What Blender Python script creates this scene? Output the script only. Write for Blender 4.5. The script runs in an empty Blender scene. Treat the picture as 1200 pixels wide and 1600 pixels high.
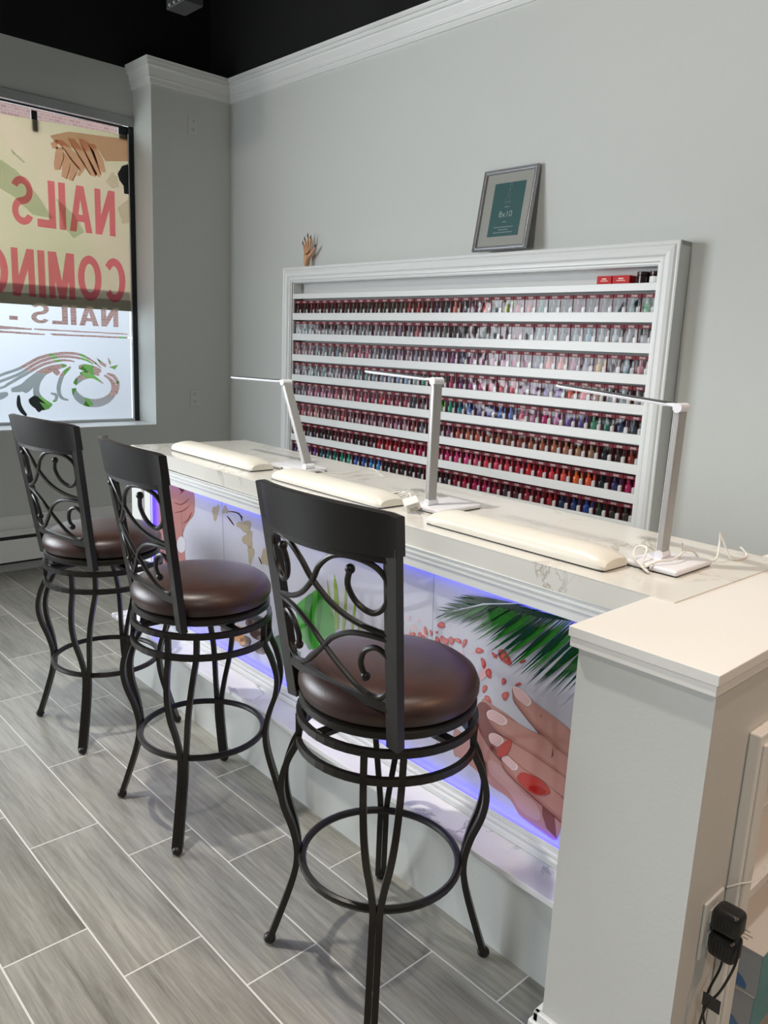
import bpy, bmesh, math, random
from mathutils import Vector, Matrix, Euler
random.seed(7)
S = bpy.context.scene
COL = S.collection
PI = math.pi

# ------------------------------------------------------------ camera
CAM = Vector((4.9229, -3.0778, 1.4637)); FPX = 1237.4
F_ = Vector((-0.711376, 0.671011, -0.209017)); R_ = Vector((0.678734, 0.733098, 0.043450)); U_ = Vector((-0.182385, 0.110957, 0.976946))
cd = bpy.data.cameras.new('camera'); cam = bpy.data.objects.new('camera', cd); COL.objects.link(cam)
cd.sensor_fit = 'VERTICAL'; cd.sensor_height = 24; cd.sensor_width = 18; cd.lens = FPX * 24 / 1600
cd.clip_start = 0.05; cd.clip_end = 100
cam.matrix_world = Matrix(((R_.x, U_.x, -F_.x, CAM.x), (R_.y, U_.y, -F_.y, CAM.y), (R_.z, U_.z, -F_.z, CAM.z), (0, 0, 0, 1)))
S.camera = cam

# ------------------------------------------------------------ world, light, exposure
w = bpy.data.worlds.new('world'); S.world = w; w.use_nodes = True
bg = w.node_tree.nodes['Background']; bg.inputs[0].default_value = (0.80, 0.90, 1.0, 1); bg.inputs[1].default_value = 1.1
S.view_settings.view_transform = 'Standard'; S.view_settings.look = 'None'; S.view_settings.gamma = 1
S.view_settings.use_curve_mapping = False; S.view_settings.exposure = 0.0

def area(name, loc, target, sx, sy, power, col):
    l = bpy.data.lights.new(name, 'AREA'); l.shape = 'RECTANGLE'; l.size = sx; l.size_y = sy; l.energy = power; l.color = col
    o = bpy.data.objects.new(name, l); COL.objects.link(o); o.location = loc
    o.rotation_euler = (Vector(target) - Vector(loc)).to_track_quat('-Z', 'Y').to_euler(); return o
# daylight outside the shop windows
area('daylight_near_window', (-1.3, -1.7, 2.2), (1.0, -1.5, 1.6), 2.4, 2.2, 110, (0.86, 0.94, 1.0))
area('daylight_far_window', (-0.55, -4.7, 1.9), (3.0, -3.6, 1.3), 2.9, 2.0, 300, (0.90, 0.95, 1.0))
# recessed ceiling downlights, and two added fill spots for the right wall
def lamp(name, loc, power, col, r, tgt, spread):
    l = bpy.data.lights.new(name, 'SPOT'); l.energy = power; l.color = col; l.shadow_soft_size = r
    l.spot_size = math.radians(spread); l.spot_blend = 0.8
    o = bpy.data.objects.new(name, l); COL.objects.link(o); o.location = loc
    o.rotation_euler = (Vector(tgt) - Vector(loc)).to_track_quat('-Z', 'Y').to_euler()
    return o
lamp('ceiling_lamp_stools', (2.9, -2.5, 3.5), 225, (1.0, 0.95, 0.87), 0.05, (3.2, -2.1, 0.0), 105)
lamp('ceiling_lamp_counter', (4.9, -1.9, 3.5), 80, (1.0, 0.91, 0.80), 0.07, (4.4, -1.4, 0.0), 80)
lamp('ceiling_lamp_room', (6.3, -4.2, 3.5), 150, (1.0, 0.93, 0.84), 0.15, (5.4, -3.6, 0.0), 110)
lamp('added_wall_fill', (3.2, -3.0, 3.5), 95, (1.0, 0.95, 0.86), 0.10, (2.6, 0.0, 2.3), 100)  # added fill with no fixture, brightens the right wall around the rack
lamp('added_wall_fill', (5.8, -3.0, 3.5), 48, (1.0, 0.93, 0.84), 0.10, (5.2, 0.0, 2.9), 80)  # second added fill, weaker, for the near upper part of that wall
lamp('ceiling_lamp_desk', (6.4, -1.2, 3.3), 120, (1.0, 0.60, 0.36), 0.15, (4.9, -1.6, 0.4), 60)

# ------------------------------------------------------------ materials
def rgb(h):
    c = [int(h[i:i + 2], 16) / 255 for i in (0, 2, 4)]
    return tuple((x / 12.92 if x <= .04045 else ((x + .055) / 1.055) ** 2.4) for x in c)
MC = {}
def mat(name, col, rough=0.5, metal=0.0, bump=0, bscale=60, emit=None, estr=0, coat=0, var=0, spec=0.5, vscale=8):
    if name in MC: return MC[name]
    m = bpy.data.materials.new(name); m.use_nodes = True; nt = m.node_tree; b = nt.nodes['Principled BSDF']
    if isinstance(col, str): col = rgb(col)
    b.inputs['Base Color'].default_value = (*col, 1); b.inputs['Roughness'].default_value = rough; b.inputs['Metallic'].default_value = metal
    b.inputs['Specular IOR Level'].default_value = spec
    if coat: b.inputs['Coat Weight'].default_value = coat
    if emit: b.inputs['Emission Color'].default_value = (*emit, 1); b.inputs['Emission Strength'].default_value = estr
    if bump or var:
        tc = nt.nodes.new('ShaderNodeTexCoord'); n = nt.nodes.new('ShaderNodeTexNoise'); n.inputs['Scale'].default_value = bscale; n.inputs['Detail'].default_value = 4
        nt.links.new(tc.outputs['Object'], n.inputs['Vector'])
        if bump:
            bp = nt.nodes.new('ShaderNodeBump'); bp.inputs['Strength'].default_value = bump; bp.inputs['Distance'].default_value = 0.002
            nt.links.new(n.outputs['Fac'], bp.inputs['Height']); nt.links.new(bp.outputs['Normal'], b.inputs['Normal'])
        if var:
            n2 = nt.nodes.new('ShaderNodeTexNoise'); n2.inputs['Scale'].default_value = vscale; n2.inputs['Detail'].default_value = 3
            nt.links.new(tc.outputs['Object'], n2.inputs['Vector'])
            mx = nt.nodes.new('ShaderNodeMix'); mx.data_type = 'RGBA'
            mx.inputs[6].default_value = (*[c * (1 - var) for c in col], 1); mx.inputs[7].default_value = (*[min(1, c * (1 + var)) for c in col], 1)
            nt.links.new(n2.outputs['Fac'], mx.inputs[0]); nt.links.new(mx.outputs[2], b.inputs['Base Color'])
    MC[name] = m; return m

M_WALL = mat('wall_paint', (0.60, 0.615, 0.592), 0.75, bump=0.25, bscale=220, var=0.03, vscale=1.5)
M_FARW = mat('far_wall_paint', (0.30, 0.30, 0.29), .8)
M_WHITE = mat('white_paint', (0.74, 0.75, 0.74), 0.38, bump=0.1, bscale=90)
M_CAP = mat('cap_white', (0.80, 0.78, 0.74), 0.3, bump=0.08, bscale=60)
M_BLACKC = mat('ceiling_black', (0.004, 0.004, 0.005), 0.9)
M_METAL = mat('black_iron', (0.013, 0.0105, 0.0085), 0.38, bump=0.1, bscale=200, spec=.42)
M_WOODB = mat('espresso_wood', (0.009, 0.0075, 0.007), 0.42, bump=0.08, bscale=80, spec=.42)
M_ALU = mat('brushed_aluminium', (0.55, 0.56, 0.57), 0.35, 0.85)
M_HEAD = mat('header_metal', (0.42, 0.43, 0.43), 0.5, 0.2)
M_LAMPW = mat('lamp_white', (0.80, 0.80, 0.84), 0.3)
M_LAMPG = mat('lamp_silver', (0.40, 0.39, 0.38), 0.4, 0.35)
M_DIFF = mat('lamp_diffuser', (0.9, 0.9, 0.9), 0.4)
M_VINYL = mat('cream_vinyl', (0.74, 0.71, 0.63), 0.36, bump=0.1, bscale=150)
M_BLACKP = mat('black_plastic', (0.012, 0.012, 0.013), 0.35)
M_CABLE = mat('white_cable', (0.78, 0.76, 0.72), 0.45)
M_CABLEB = mat('black_cable', (0.01, 0.01, 0.01), 0.4)
M_GASKET = mat('black_gasket', (0.008, 0.008, 0.01), 0.45)
M_RED = mat('red_box', (0.50, 0.004, 0.005), 0.5, spec=.25)
M_MAROON = mat('maroon_carton', (0.15, 0.006, 0.014), 0.55, spec=.3)
M_PRWHITE = mat('print_white', (0.8, 0.8, 0.8), 0.5)
M_OUTLET = mat('outlet_plate', (0.62, 0.63, 0.62), 0.4)
M_DARK = mat('dark_slot', (0.02, 0.02, 0.02), 0.7)

def leather():
    m = bpy.data.materials.new('brown_leather'); m.use_nodes = True; nt = m.node_tree; b = nt.nodes['Principled BSDF']
    tc = nt.nodes.new('ShaderNodeTexCoord'); n = nt.nodes.new('ShaderNodeTexNoise'); n.inputs['Scale'].default_value = 7; n.inputs['Detail'].default_value = 5
    r = nt.nodes.new('ShaderNodeValToRGB'); e = r.color_ramp.elements
    e[0].position = .3; e[0].color = (0.018, 0.007, 0.005, 1); e[1].position = .75; e[1].color = (0.062, 0.020, 0.013, 1)
    nt.links.new(tc.outputs['Object'], n.inputs['Vector']); nt.links.new(n.outputs['Fac'], r.inputs[0]); nt.links.new(r.outputs[0], b.inputs['Base Color'])
    v = nt.nodes.new('ShaderNodeTexNoise'); v.inputs['Scale'].default_value = 180; bp = nt.nodes.new('ShaderNodeBump'); bp.inputs['Strength'].default_value = .25; bp.inputs['Distance'].default_value = .001
    nt.links.new(tc.outputs['Object'], v.inputs['Vector']); nt.links.new(v.outputs['Fac'], bp.inputs['Height']); nt.links.new(bp.outputs[0], b.inputs['Normal'])
    b.inputs['Roughness'].default_value = 0.40; b.inputs['Specular IOR Level'].default_value = 0.6
    return m
M_LEATHER = leather()

def quartz(name, base, vein, vscale, wid, rough=0.12, dark=(0.3, 0.28, 0.24)):
    m = bpy.data.materials.new(name); m.use_nodes = True; nt = m.node_tree; b = nt.nodes['Principled BSDF']; L = nt.links
    tc = nt.nodes.new('ShaderNodeTexCoord')
    n1 = nt.nodes.new('ShaderNodeTexNoise'); n1.inputs['Scale'].default_value = vscale; n1.inputs['Detail'].default_value = 8; n1.inputs['Roughness'].default_value = .62; n1.inputs['Distortion'].default_value = 0.6
    L.new(tc.outputs['Object'], n1.inputs['Vector'])
    s = nt.nodes.new('ShaderNodeMath'); s.operation = 'SUBTRACT'; s.inputs[1].default_value = .5; L.new(n1.outputs['Fac'], s.inputs[0])
    a = nt.nodes.new('ShaderNodeMath'); a.operation = 'ABSOLUTE'; L.new(s.outputs[0], a.inputs[0])
    r = nt.nodes.new('ShaderNodeMapRange'); r.inputs[1].default_value = 0; r.inputs[2].default_value = wid; r.inputs[3].default_value = 1; r.inputs[4].default_value = 0; L.new(a.outputs[0], r.inputs[0])
    n2 = nt.nodes.new('ShaderNodeTexNoise'); n2.inputs['Scale'].default_value = vscale * 1.3; n2.inputs['Detail'].default_value = 2; L.new(tc.outputs['Object'], n2.inputs['Vector'])
    r2 = nt.nodes.new('ShaderNodeMapRange'); r2.inputs[1].default_value = .46; r2.inputs[2].default_value = .60; L.new(n2.outputs['Fac'], r2.inputs[0])
    mu = nt.nodes.new('ShaderNodeMath'); mu.operation = 'MULTIPLY'; L.new(r.outputs[0], mu.inputs[0]); L.new(r2.outputs[0], mu.inputs[1])
    m2 = nt.nodes.new('ShaderNodeMath'); m2.operation = 'MULTIPLY'; m2.inputs[1].default_value = vein; L.new(mu.outputs[0], m2.inputs[0])
    mx = nt.nodes.new('ShaderNodeMix'); mx.data_type = 'RGBA'; mx.inputs[6].default_value = (*base, 1); mx.inputs[7].default_value = (*dark, 1)
    L.new(m2.outputs[0], mx.inputs[0]); L.new(mx.outputs[2], b.inputs['Base Color']); b.inputs['Roughness'].default_value = rough
    return m
M_QUARTZ = quartz('quartz_top', (0.70, 0.685, 0.635), 0.75, 3.0, 0.014, 0.13, (0.36, 0.32, 0.26))
M_MARBLE = quartz('white_marble', (0.80, 0.79, 0.80), 0.8, 3.2, 0.02, 0.2, (0.33, 0.33, 0.38))

def floor_mat():
    m = bpy.data.materials.new('wood_look_tile'); m.use_nodes = True; nt = m.node_tree; b = nt.nodes['Principled BSDF']; L = nt.links; N = nt.nodes
    def math_(op, a, c=None, d=None):
        n = N.new('ShaderNodeMath'); n.operation = op
        for i, v in enumerate((a, c, d)):
            if v is None: continue
            if isinstance(v, (int, float)): n.inputs[i].default_value = v
            else: L.new(v, n.inputs[i])
        return n.outputs[0]
    tc = N.new('ShaderNodeTexCoord'); sp = N.new('ShaderNodeSeparateXYZ'); L.new(tc.outputs['Object'], sp.inputs[0])
    W = 0.2032; LL = 0.6096
    u = math_('DIVIDE', math_('ADD', sp.outputs[1], 2.4076), W); row = math_('FLOOR', u); fu = math_('FRACT', u)
    v = math_('DIVIDE', math_('SUBTRACT', math_('SUBTRACT', sp.outputs[0], 0.355), math_('MULTIPLY', row, W)), LL)
    cell = math_('FLOOR', v); fv = math_('FRACT', v)
    du = math_('MULTIPLY', math_('MINIMUM', fu, math_('SUBTRACT', 1, fu)), W); dv = math_('MULTIPLY', math_('MINIMUM', fv, math_('SUBTRACT', 1, fv)), LL)
    d = math_('MINIMUM', du, dv)
    g = N.new('ShaderNodeMapRange'); g.inputs[1].default_value = .0018; g.inputs[2].default_value = .0028; L.new(d, g.inputs[0])
    cid = N.new('ShaderNodeCombineXYZ'); L.new(row, cid.inputs[0]); L.new(cell, cid.inputs[1])
    wn = N.new('ShaderNodeTexWhiteNoise'); wn.noise_dimensions = '2D'; L.new(cid.outputs[0], wn.inputs['Vector'])
    # grain: noise stretched along x, shifted per tile
    cb = N.new('ShaderNodeCombineXYZ'); L.new(math_('MULTIPLY', sp.outputs[0], 4.5), cb.inputs[0]); L.new(math_('MULTIPLY', sp.outputs[1], 75), cb.inputs[1]); L.new(math_('MULTIPLY', wn.outputs['Value'], 37), cb.inputs[2])
    n1 = N.new('ShaderNodeTexNoise'); n1.inputs['Scale'].default_value = 1; n1.inputs['Detail'].default_value = 8; n1.inputs['Roughness'].default_value = .7; n1.inputs['Distortion'].default_value = .5; L.new(cb.outputs[0], n1.inputs['Vector'])
    cb2 = N.new('ShaderNodeCombineXYZ'); L.new(math_('MULTIPLY', sp.outputs[0], 1.3), cb2.inputs[0]); L.new(math_('MULTIPLY', sp.outputs[1], 11), cb2.inputs[1]); L.new(math_('MULTIPLY', wn.outputs['Value'], 11), cb2.inputs[2])
    n2 = N.new('ShaderNodeTexNoise'); n2.inputs['Scale'].default_value = 1; n2.inputs['Detail'].default_value = 3; L.new(cb2.outputs[0], n2.inputs['Vector'])
    mixn = math_('ADD', math_('MULTIPLY', n1.outputs['Fac'], .6), math_('MULTIPLY', n2.outputs['Fac'], .4))
    r = N.new('ShaderNodeValToRGB'); e = r.color_ramp.elements; e[0].position = .34; e[0].color = (0.165, 0.160, 0.138, 1); e[1].position = .60; e[1].color = (0.375, 0.365, 0.325, 1)
    e2 = e.new(.48); e2.color = (0.275, 0.268, 0.236, 1); L.new(mixn, r.inputs[0])
    tone = N.new('ShaderNodeMapRange'); tone.inputs[3].default_value = .91; tone.inputs[4].default_value = 1.12; L.new(wn.outputs['Value'], tone.inputs[0])
    mul = N.new('ShaderNodeMix'); mul.data_type = 'RGBA'; mul.blend_type = 'MULTIPLY'; mul.inputs[0].default_value = 1; L.new(r.outputs[0], mul.inputs[6]); L.new(tone.outputs[0], mul.inputs[7])
    mx = N.new('ShaderNodeMix'); mx.data_type = 'RGBA'; mx.inputs[6].default_value = (0.66, 0.65, 0.61, 1); L.new(g.outputs[0], mx.inputs[0]); L.new(mul.outputs[2], mx.inputs[7]); L.new(mx.outputs[2], b.inputs['Base Color'])
    ro = N.new('ShaderNodeMapRange'); ro.inputs[3].default_value = .75; ro.inputs[4].default_value = .30; L.new(g.outputs[0], ro.inputs[0]); L.new(ro.outputs[0], b.inputs['Roughness'])
    hb = math_('ADD', math_('MULTIPLY', n1.outputs['Fac'], .35), g.outputs[0])
    bp = N.new('ShaderNodeBump'); bp.inputs['Strength'].default_value = .5; bp.inputs['Distance'].default_value = .0025; L.new(hb, bp.inputs['Height']); L.new(bp.outputs[0], b.inputs['Normal'])
    return m
M_FLOOR = floor_mat()

def objcol_mat(name, rough, coat=0, metal=0):
    m = bpy.data.materials.new(name); m.use_nodes = True; nt = m.node_tree; b = nt.nodes['Principled BSDF']
    oi = nt.nodes.new('ShaderNodeObjectInfo'); nt.links.new(oi.outputs['Color'], b.inputs['Base Color'])
    b.inputs['Roughness'].default_value = rough; b.inputs['Metallic'].default_value = metal; b.inputs['Coat Weight'].default_value = coat
    return m
M_POLISH = objcol_mat('polish_lacquer', 0.22, 0.4)

def sheet_mat(name, gloss, tint=(1, 1, 1), rough=0.05):
    m = bpy.data.materials.new(name); m.use_nodes = True; nt = m.node_tree; nt.nodes.clear(); L = nt.links
    o = nt.nodes.new('ShaderNodeOutputMaterial'); t = nt.nodes.new('ShaderNodeBsdfTransparent'); g = nt.nodes.new('ShaderNodeBsdfGlossy'); mx = nt.nodes.new('ShaderNodeMixShader')
    t.inputs[0].default_value = (*tint, 1); g.inputs['Roughness'].default_value = rough; g.inputs[0].default_value = (1, 1, 1, 1)
    lw = nt.nodes.new('ShaderNodeLayerWeight'); lw.inputs[0].default_value = 0.03
    if rough > .1:
        tc = nt.nodes.new('ShaderNodeTexCoord'); nn = nt.nodes.new('ShaderNodeTexNoise'); nn.inputs['Detail'].default_value = 0; nn.inputs['Scale'].default_value = 26; bp = nt.nodes.new('ShaderNodeBump'); bp.inputs['Strength'].default_value = 1; bp.inputs['Distance'].default_value = .0025
        oi = nt.nodes.new('ShaderNodeObjectInfo'); va = nt.nodes.new('ShaderNodeVectorMath'); va.operation = 'ADD'; L.new(tc.outputs['Object'], va.inputs[0]); L.new(oi.outputs['Location'], va.inputs[1]); L.new(va.outputs[0], nn.inputs['Vector'])
        L.new(nn.outputs['Fac'], bp.inputs['Height']); L.new(bp.outputs[0], g.inputs['Normal'])
    ad = nt.nodes.new('ShaderNodeMath'); ad.operation = 'ADD'; ad.inputs[1].default_value = gloss; L.new(lw.outputs['Facing'], ad.inputs[0])
    L.new(ad.outputs[0], mx.inputs[0]); L.new(t.outputs[0], mx.inputs[1]); L.new(g.outputs[0], mx.inputs[2]); L.new(mx.outputs[0], o.inputs[0]); return m
M_CLEAR = sheet_mat('clear_plastic', 0.0, (0.92, 0.92, 0.92), 0.12)
M_GLASS = sheet_mat('window_glass', 0.0, (0.95, 0.97, 0.97), 0.01)
M_PGLASS = sheet_mat('picture_glass', 0.01, (0.95, 0.95, 0.95), 0.03)

def film_mat(name, col, trans=0.8, clear=0.0, var=0.0, col2=None, vs=3):
    m = bpy.data.materials.new(name); m.use_nodes = True; nt = m.node_tree; nt.nodes.clear(); L = nt.links
    o = nt.nodes.new('ShaderNodeOutputMaterial'); t = nt.nodes.new('ShaderNodeBsdfTranslucent'); d = nt.nodes.new('ShaderNodeBsdfDiffuse'); mx = nt.nodes.new('ShaderNodeMixShader'); mx.inputs[0].default_value = trans
    L.new(d.outputs[0], mx.inputs[1]); L.new(t.outputs[0], mx.inputs[2])
    if col2:
        tc = nt.nodes.new('ShaderNodeTexCoord'); n = nt.nodes.new('ShaderNodeTexNoise'); n.inputs['Scale'].default_value = vs; n.inputs['Detail'].default_value = 2
        r = nt.nodes.new('ShaderNodeValToRGB'); r.color_ramp.elements[0].position = .38; r.color_ramp.elements[0].color = (*col, 1); r.color_ramp.elements[1].position = .66; r.color_ramp.elements[1].color = (*col2, 1)
        L.new(tc.outputs['Object'], n.inputs['Vector']); L.new(n.outputs['Fac'], r.inputs[0]); L.new(r.outputs[0], t.inputs[0]); L.new(r.outputs[0], d.inputs[0])
    else:
        t.inputs[0].default_value = (*col, 1); d.inputs[0].default_value = (*col, 1)
    if clear:
        tr = nt.nodes.new('ShaderNodeBsdfTransparent'); m2 = nt.nodes.new('ShaderNodeMixShader'); m2.inputs[0].default_value = clear
        L.new(mx.outputs[0], m2.inputs[1]); L.new(tr.outputs[0], m2.inputs[2]); L.new(m2.outputs[0], o.inputs[0])
    else: L.new(mx.outputs[0], o.inputs[0])
    return m

# ------------------------------------------------------------ helpers
def link(name, data, parent=None, loc=(0, 0, 0), rot=(0, 0, 0)):
    o = bpy.data.objects.new(name, data); COL.objects.link(o); o.location = loc; o.rotation_euler = rot
    if parent is not None: o.parent = parent
    return o
def fin(name, bm, m, parent=None, loc=(0, 0, 0), rot=(0, 0, 0), smooth=False):
    bmesh.ops.recalc_face_normals(bm, faces=bm.faces)
    me = bpy.data.meshes.new(name); bm.to_mesh(me); bm.free()
    for x in (m if isinstance(m, (list, tuple)) else [m]): me.materials.append(x)
    if smooth:
        for p in me.polygons: p.use_smooth = True
        try: me.set_sharp_from_angle(angle=math.radians(38))
        except Exception: pass
    return link(name, me, parent, loc, rot)
def thing(name, label, cat, loc=(0, 0, 0), rz=0, group=None):
    o = bpy.data.objects.new(name, None); COL.objects.link(o); o.location = loc; o.rotation_euler = (0, 0, rz); o.empty_display_size = .05
    return tag(o, label, cat, group)
def tag(o, label, cat, group=None):
    o['label'] = label; o['category'] = cat
    if group: o['group'] = group
    return o
def struct(o, label=None, cat=None):
    o['kind'] = 'structure'
    if label: o['label'] = label; o['category'] = cat
    return o
def B():
    return bmesh.new()
def box(bm, x0, x1, y0, y1, z0, z1, bev=0, seg=2, mi=0):
    vs = [bm.verts.new((x, y, z)) for x in (x0, x1) for y in (y0, y1) for z in (z0, z1)]
    fs = [bm.faces.new([vs[i] for i in q]) for q in ((0, 1, 3, 2), (4, 6, 7, 5), (0, 4, 5, 1), (2, 3, 7, 6), (0, 2, 6, 4), (1, 5, 7, 3))]
    for f in fs: f.material_index = mi
    if bev:
        es = list({e for f in fs for e in f.edges})
        bmesh.ops.bevel(bm, geom=es, offset=bev, segments=seg, affect='EDGES', profile=.5)
    return bm
def prism(bm, pts, z0, z1, bev=0):
    lo = [bm.verts.new((p[0], p[1], z0)) for p in pts]; hi = [bm.verts.new((p[0], p[1], z1)) for p in pts]
    fs = [bm.faces.new(lo[::-1]), bm.faces.new(hi)]; n = len(pts)
    for i in range(n): fs.append(bm.faces.new((lo[i], lo[(i + 1) % n], hi[(i + 1) % n], hi[i])))
    if bev:
        bmesh.ops.bevel(bm, geom=list({e for f in fs for e in f.edges}), offset=bev, segments=2, affect='EDGES', profile=.5)
    return bm
def frames(pts, closed):
    n = len(pts); T = []
    for i in range(n):
        a = pts[i - 1] if (i or closed) else pts[0]; c = pts[(i + 1) % n] if (i < n - 1 or closed) else pts[-1]
        t = (c - a); T.append(t.normalized() if t.length > 1e-9 else Vector((0, 0, 1)))
    return T
def tube(bm, pts, r, seg=8, closed=False, ry=None, up=None, caps=True):
    """sweep a round (or r x ry oval / up-aligned) section along pts"""
    pts = [Vector(p) for p in pts]; T = frames(pts, closed); rings = []
    nrm = None
    for i, (p, t) in enumerate(zip(pts, T)):
        if up is not None:
            s = t.cross(Vector(up)); s = s.normalized() if s.length > 1e-6 else Vector((1, 0, 0)); nn = s
        else:
            if nrm is None:
                a = Vector((0, 0, 1)) if abs(t.z) < .9 else Vector((1, 0, 0)); nrm = t.cross(a).normalized()
            else:
                nrm = (nrm - t * nrm.dot(t)).normalized()
            nn = nrm
        bb = t.cross(nn)
        rr = r(i / max(1, len(pts) - 1)) if callable(r) else r; r2 = rr if ry is None else ry
        off = PI / seg if seg == 4 else 0
        k = math.sqrt(2) if seg == 4 else 1
        rings.append([bm.verts.new(p + nn * rr * k * math.cos(2 * PI * j / seg + off) + bb * r2 * k * math.sin(2 * PI * j / seg + off)) for j in range(seg)])
    m = len(rings)
    for i in range(m if closed else m - 1):
        a, b = rings[i], rings[(i + 1) % m]
        for j in range(seg): bm.faces.new((a[j], a[(j + 1) % seg], b[(j + 1) % seg], b[j]))
    if not closed and caps: bm.faces.new(rings[0][::-1]); bm.faces.new(rings[-1])
    return bm
def cat(P, n=8, closed=False):
    """Catmull-Rom through points"""
    P = [Vector(p) for p in P]; out = []; m = len(P)
    for i in range(m if closed else m - 1):
        p0 = P[i - 1] if (i or closed) else P[0]; p1 = P[i]; p2 = P[(i + 1) % m]; p3 = P[(i + 2) % m] if (i + 2 < m or closed) else P[-1]
        for k in range(n):
            t = k / n
            out.append(.5 * ((2 * p1) + (p2 - p0) * t + (2 * p0 - 5 * p1 + 4 * p2 - p3) * t * t + (3 * p1 - p0 - 3 * p2 + p3) * t ** 3))
    if not closed: out.append(P[-1])
    return out
def circ(c, r, z, n=40, a0=0):
    return [Vector((c[0] + r * math.cos(a0 + 2 * PI * i / n), c[1] + r * math.sin(a0 + 2 * PI * i / n), z)) for i in range(n)]
def lathe(bm, prof, seg=24, c=(0, 0, 0)):
    rings = []
    for r, z in prof:
        if r < 1e-6: rings.append([bm.verts.new((c[0], c[1], c[2] + z))])
        else: rings.append([bm.verts.new((c[0] + r * math.cos(2 * PI * j / seg), c[1] + r * math.sin(2 * PI * j / seg), c[2] + z)) for j in range(seg)])
    for a, b in zip(rings, rings[1:]):
        if len(a) == 1 and len(b) == 1: continue
        for j in range(seg):
            if len(a) == 1: bm.faces.new((a[0], b[(j + 1) % seg], b[j]))
            elif len(b) == 1: bm.faces.new((a[j], a[(j + 1) % seg], b[0]))
            else: bm.faces.new((a[j], a[(j + 1) % seg], b[(j + 1) % seg], b[j]))
    if len(rings[0]) > 1: bm.faces.new(rings[0][::-1])
    if len(rings[-1]) > 1: bm.faces.new(rings[-1])
    return bm
def sphere(bm, c, r, sz=1):
    bmesh.ops.create_uvsphere(bm, u_segments=12, v_segments=8, radius=r, matrix=Matrix.Translation(c) @ Matrix.Diagonal((1, 1, sz, 1))); return bm
def sweep(bm, path, prof, ax, ay, an, closed):
    """mitred sweep of profile (outward, along normal) along a polyline given in the (ax, ay) plane with normal an"""
    ax, ay, an = Vector(ax), Vector(ay), Vector(an); n = len(path); rings = []
    for i in range(n):
        def dirn(a, b): return (Vector(b) - Vector(a)).normalized()
        d0 = dirn(path[i - 1], path[i]) if (i or closed) else None
        d1 = dirn(path[i], path[(i + 1) % n]) if (i < n - 1 or closed) else None
        n0 = Vector((d0.y, -d0.x)) if d0 else None; n1 = Vector((d1.y, -d1.x)) if d1 else None
        if n0 is None: m = n1
        elif n1 is None: m = n0
        else: m = (n0 + n1); m = m / max(1e-6, m.dot(n0))
        P = Vector(path[i])
        rings.append([bm.verts.new(ax * (P.x + m.x * a) + ay * (P.y + m.y * a) + an * b) for a, b in prof])
    k = len(prof)
    for i in range(n if closed else n - 1):
        a, b = rings[i], rings[(i + 1) % n]
        for j in range(k): bm.faces.new((a[j], a[(j + 1) % k], b[(j + 1) % k], b[j]))
    if not closed: bm.faces.new(rings[0][::-1]); bm.faces.new(rings[-1])
    return bm
def copy_tree(o, parent=None):
    c = o.copy(); COL.objects.link(c)
    if parent is not None: c.parent = parent
    for ch in list(KIDS.get(o.name, [])) or [x for x in o.children]:
        copy_tree(ch, c)
    return c
KIDS = {}
def text_obj(name, body, m, width, height, ext=0.0006, bold=0.0):
    """flat lettering scaled to an exact width x height, origin at its lower left, in the local xy plane"""
    cu = bpy.data.curves.new(name, 'FONT'); cu.body = body; cu.size = 1; cu.extrude = 0; cu.offset = bold; cu.resolution_u = 3
    t = bpy.data.objects.new(name, cu); COL.objects.link(t); bpy.context.view_layer.update()
    me = bpy.data.meshes.new_from_object(t.evaluated_get(bpy.context.evaluated_depsgraph_get())); bpy.data.objects.remove(t)
    xs = [v.co.x for v in me.vertices]; ys = [v.co.y for v in me.vertices]
    sx = width / (max(xs) - min(xs)); sy = height / (max(ys) - min(ys)); x0 = min(xs); y0 = min(ys)
    for v in me.vertices: v.co = ((v.co.x - x0) * sx, (v.co.y - y0) * sy, 0)
    if ext:
        bm = B(); bm.from_mesh(me); r = bmesh.ops.extrude_face_region(bm, geom=list(bm.faces)); bmesh.ops.translate(bm, vec=(0, 0, ext), verts=[g for g in r['geom'] if isinstance(g, bmesh.types.BMVert)])
        bmesh.ops.recalc_face_normals(bm, faces=bm.faces); bm.to_mesh(me); bm.free()
    me.materials.clear(); me.materials.append(m)
    return me
def ray(u, v): return F_ + R_ * ((u - 600) / FPX) - U_ * ((v - 800) / FPX)
def on_x(u, v, x): d = ray(u, v); return CAM + d * ((x - CAM.x) / d.x)
def on_y(u, v, y): d = ray(u, v); return CAM + d * ((y - CAM.y) / d.y)
def on_z(u, v, z): d = ray(u, v); return CAM + d * ((z - CAM.z) / d.z)

# ------------------------------------------------------------ room shell
RX1, RY0, ZC = 9.0, -7.0, 3.75
XW = -0.248; CY = -0.5675; ZS = 0.857; ZTOP = 3.085
struct(fin('floor', box(B(), -0.25, RX1, RY0, 0.0, -0.1, 0.0), M_FLOOR))
struct(fin('ceiling', box(B(), -0.6, RX1 + .1, RY0 - .1, 0.3, ZC, ZC + .1), M_BLACKC))
struct(fin('wall_right', box(B(), -0.4, RX1, 0.0, 0.12, 0, 3.10), M_WALL))
struct(fin('wall_right_upper', box(B(), -0.4, RX1, 0.0, 0.12, 3.10, ZC), M_BLACKC))
struct(fin('wall_back', box(B(), RX1, RX1 + .1, RY0, 0.12, 0, ZC), M_FARW))
struct(fin('wall_left', box(B(), -0.4, RX1, RY0 - .1, RY0, 0, ZC), M_FARW))
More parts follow.
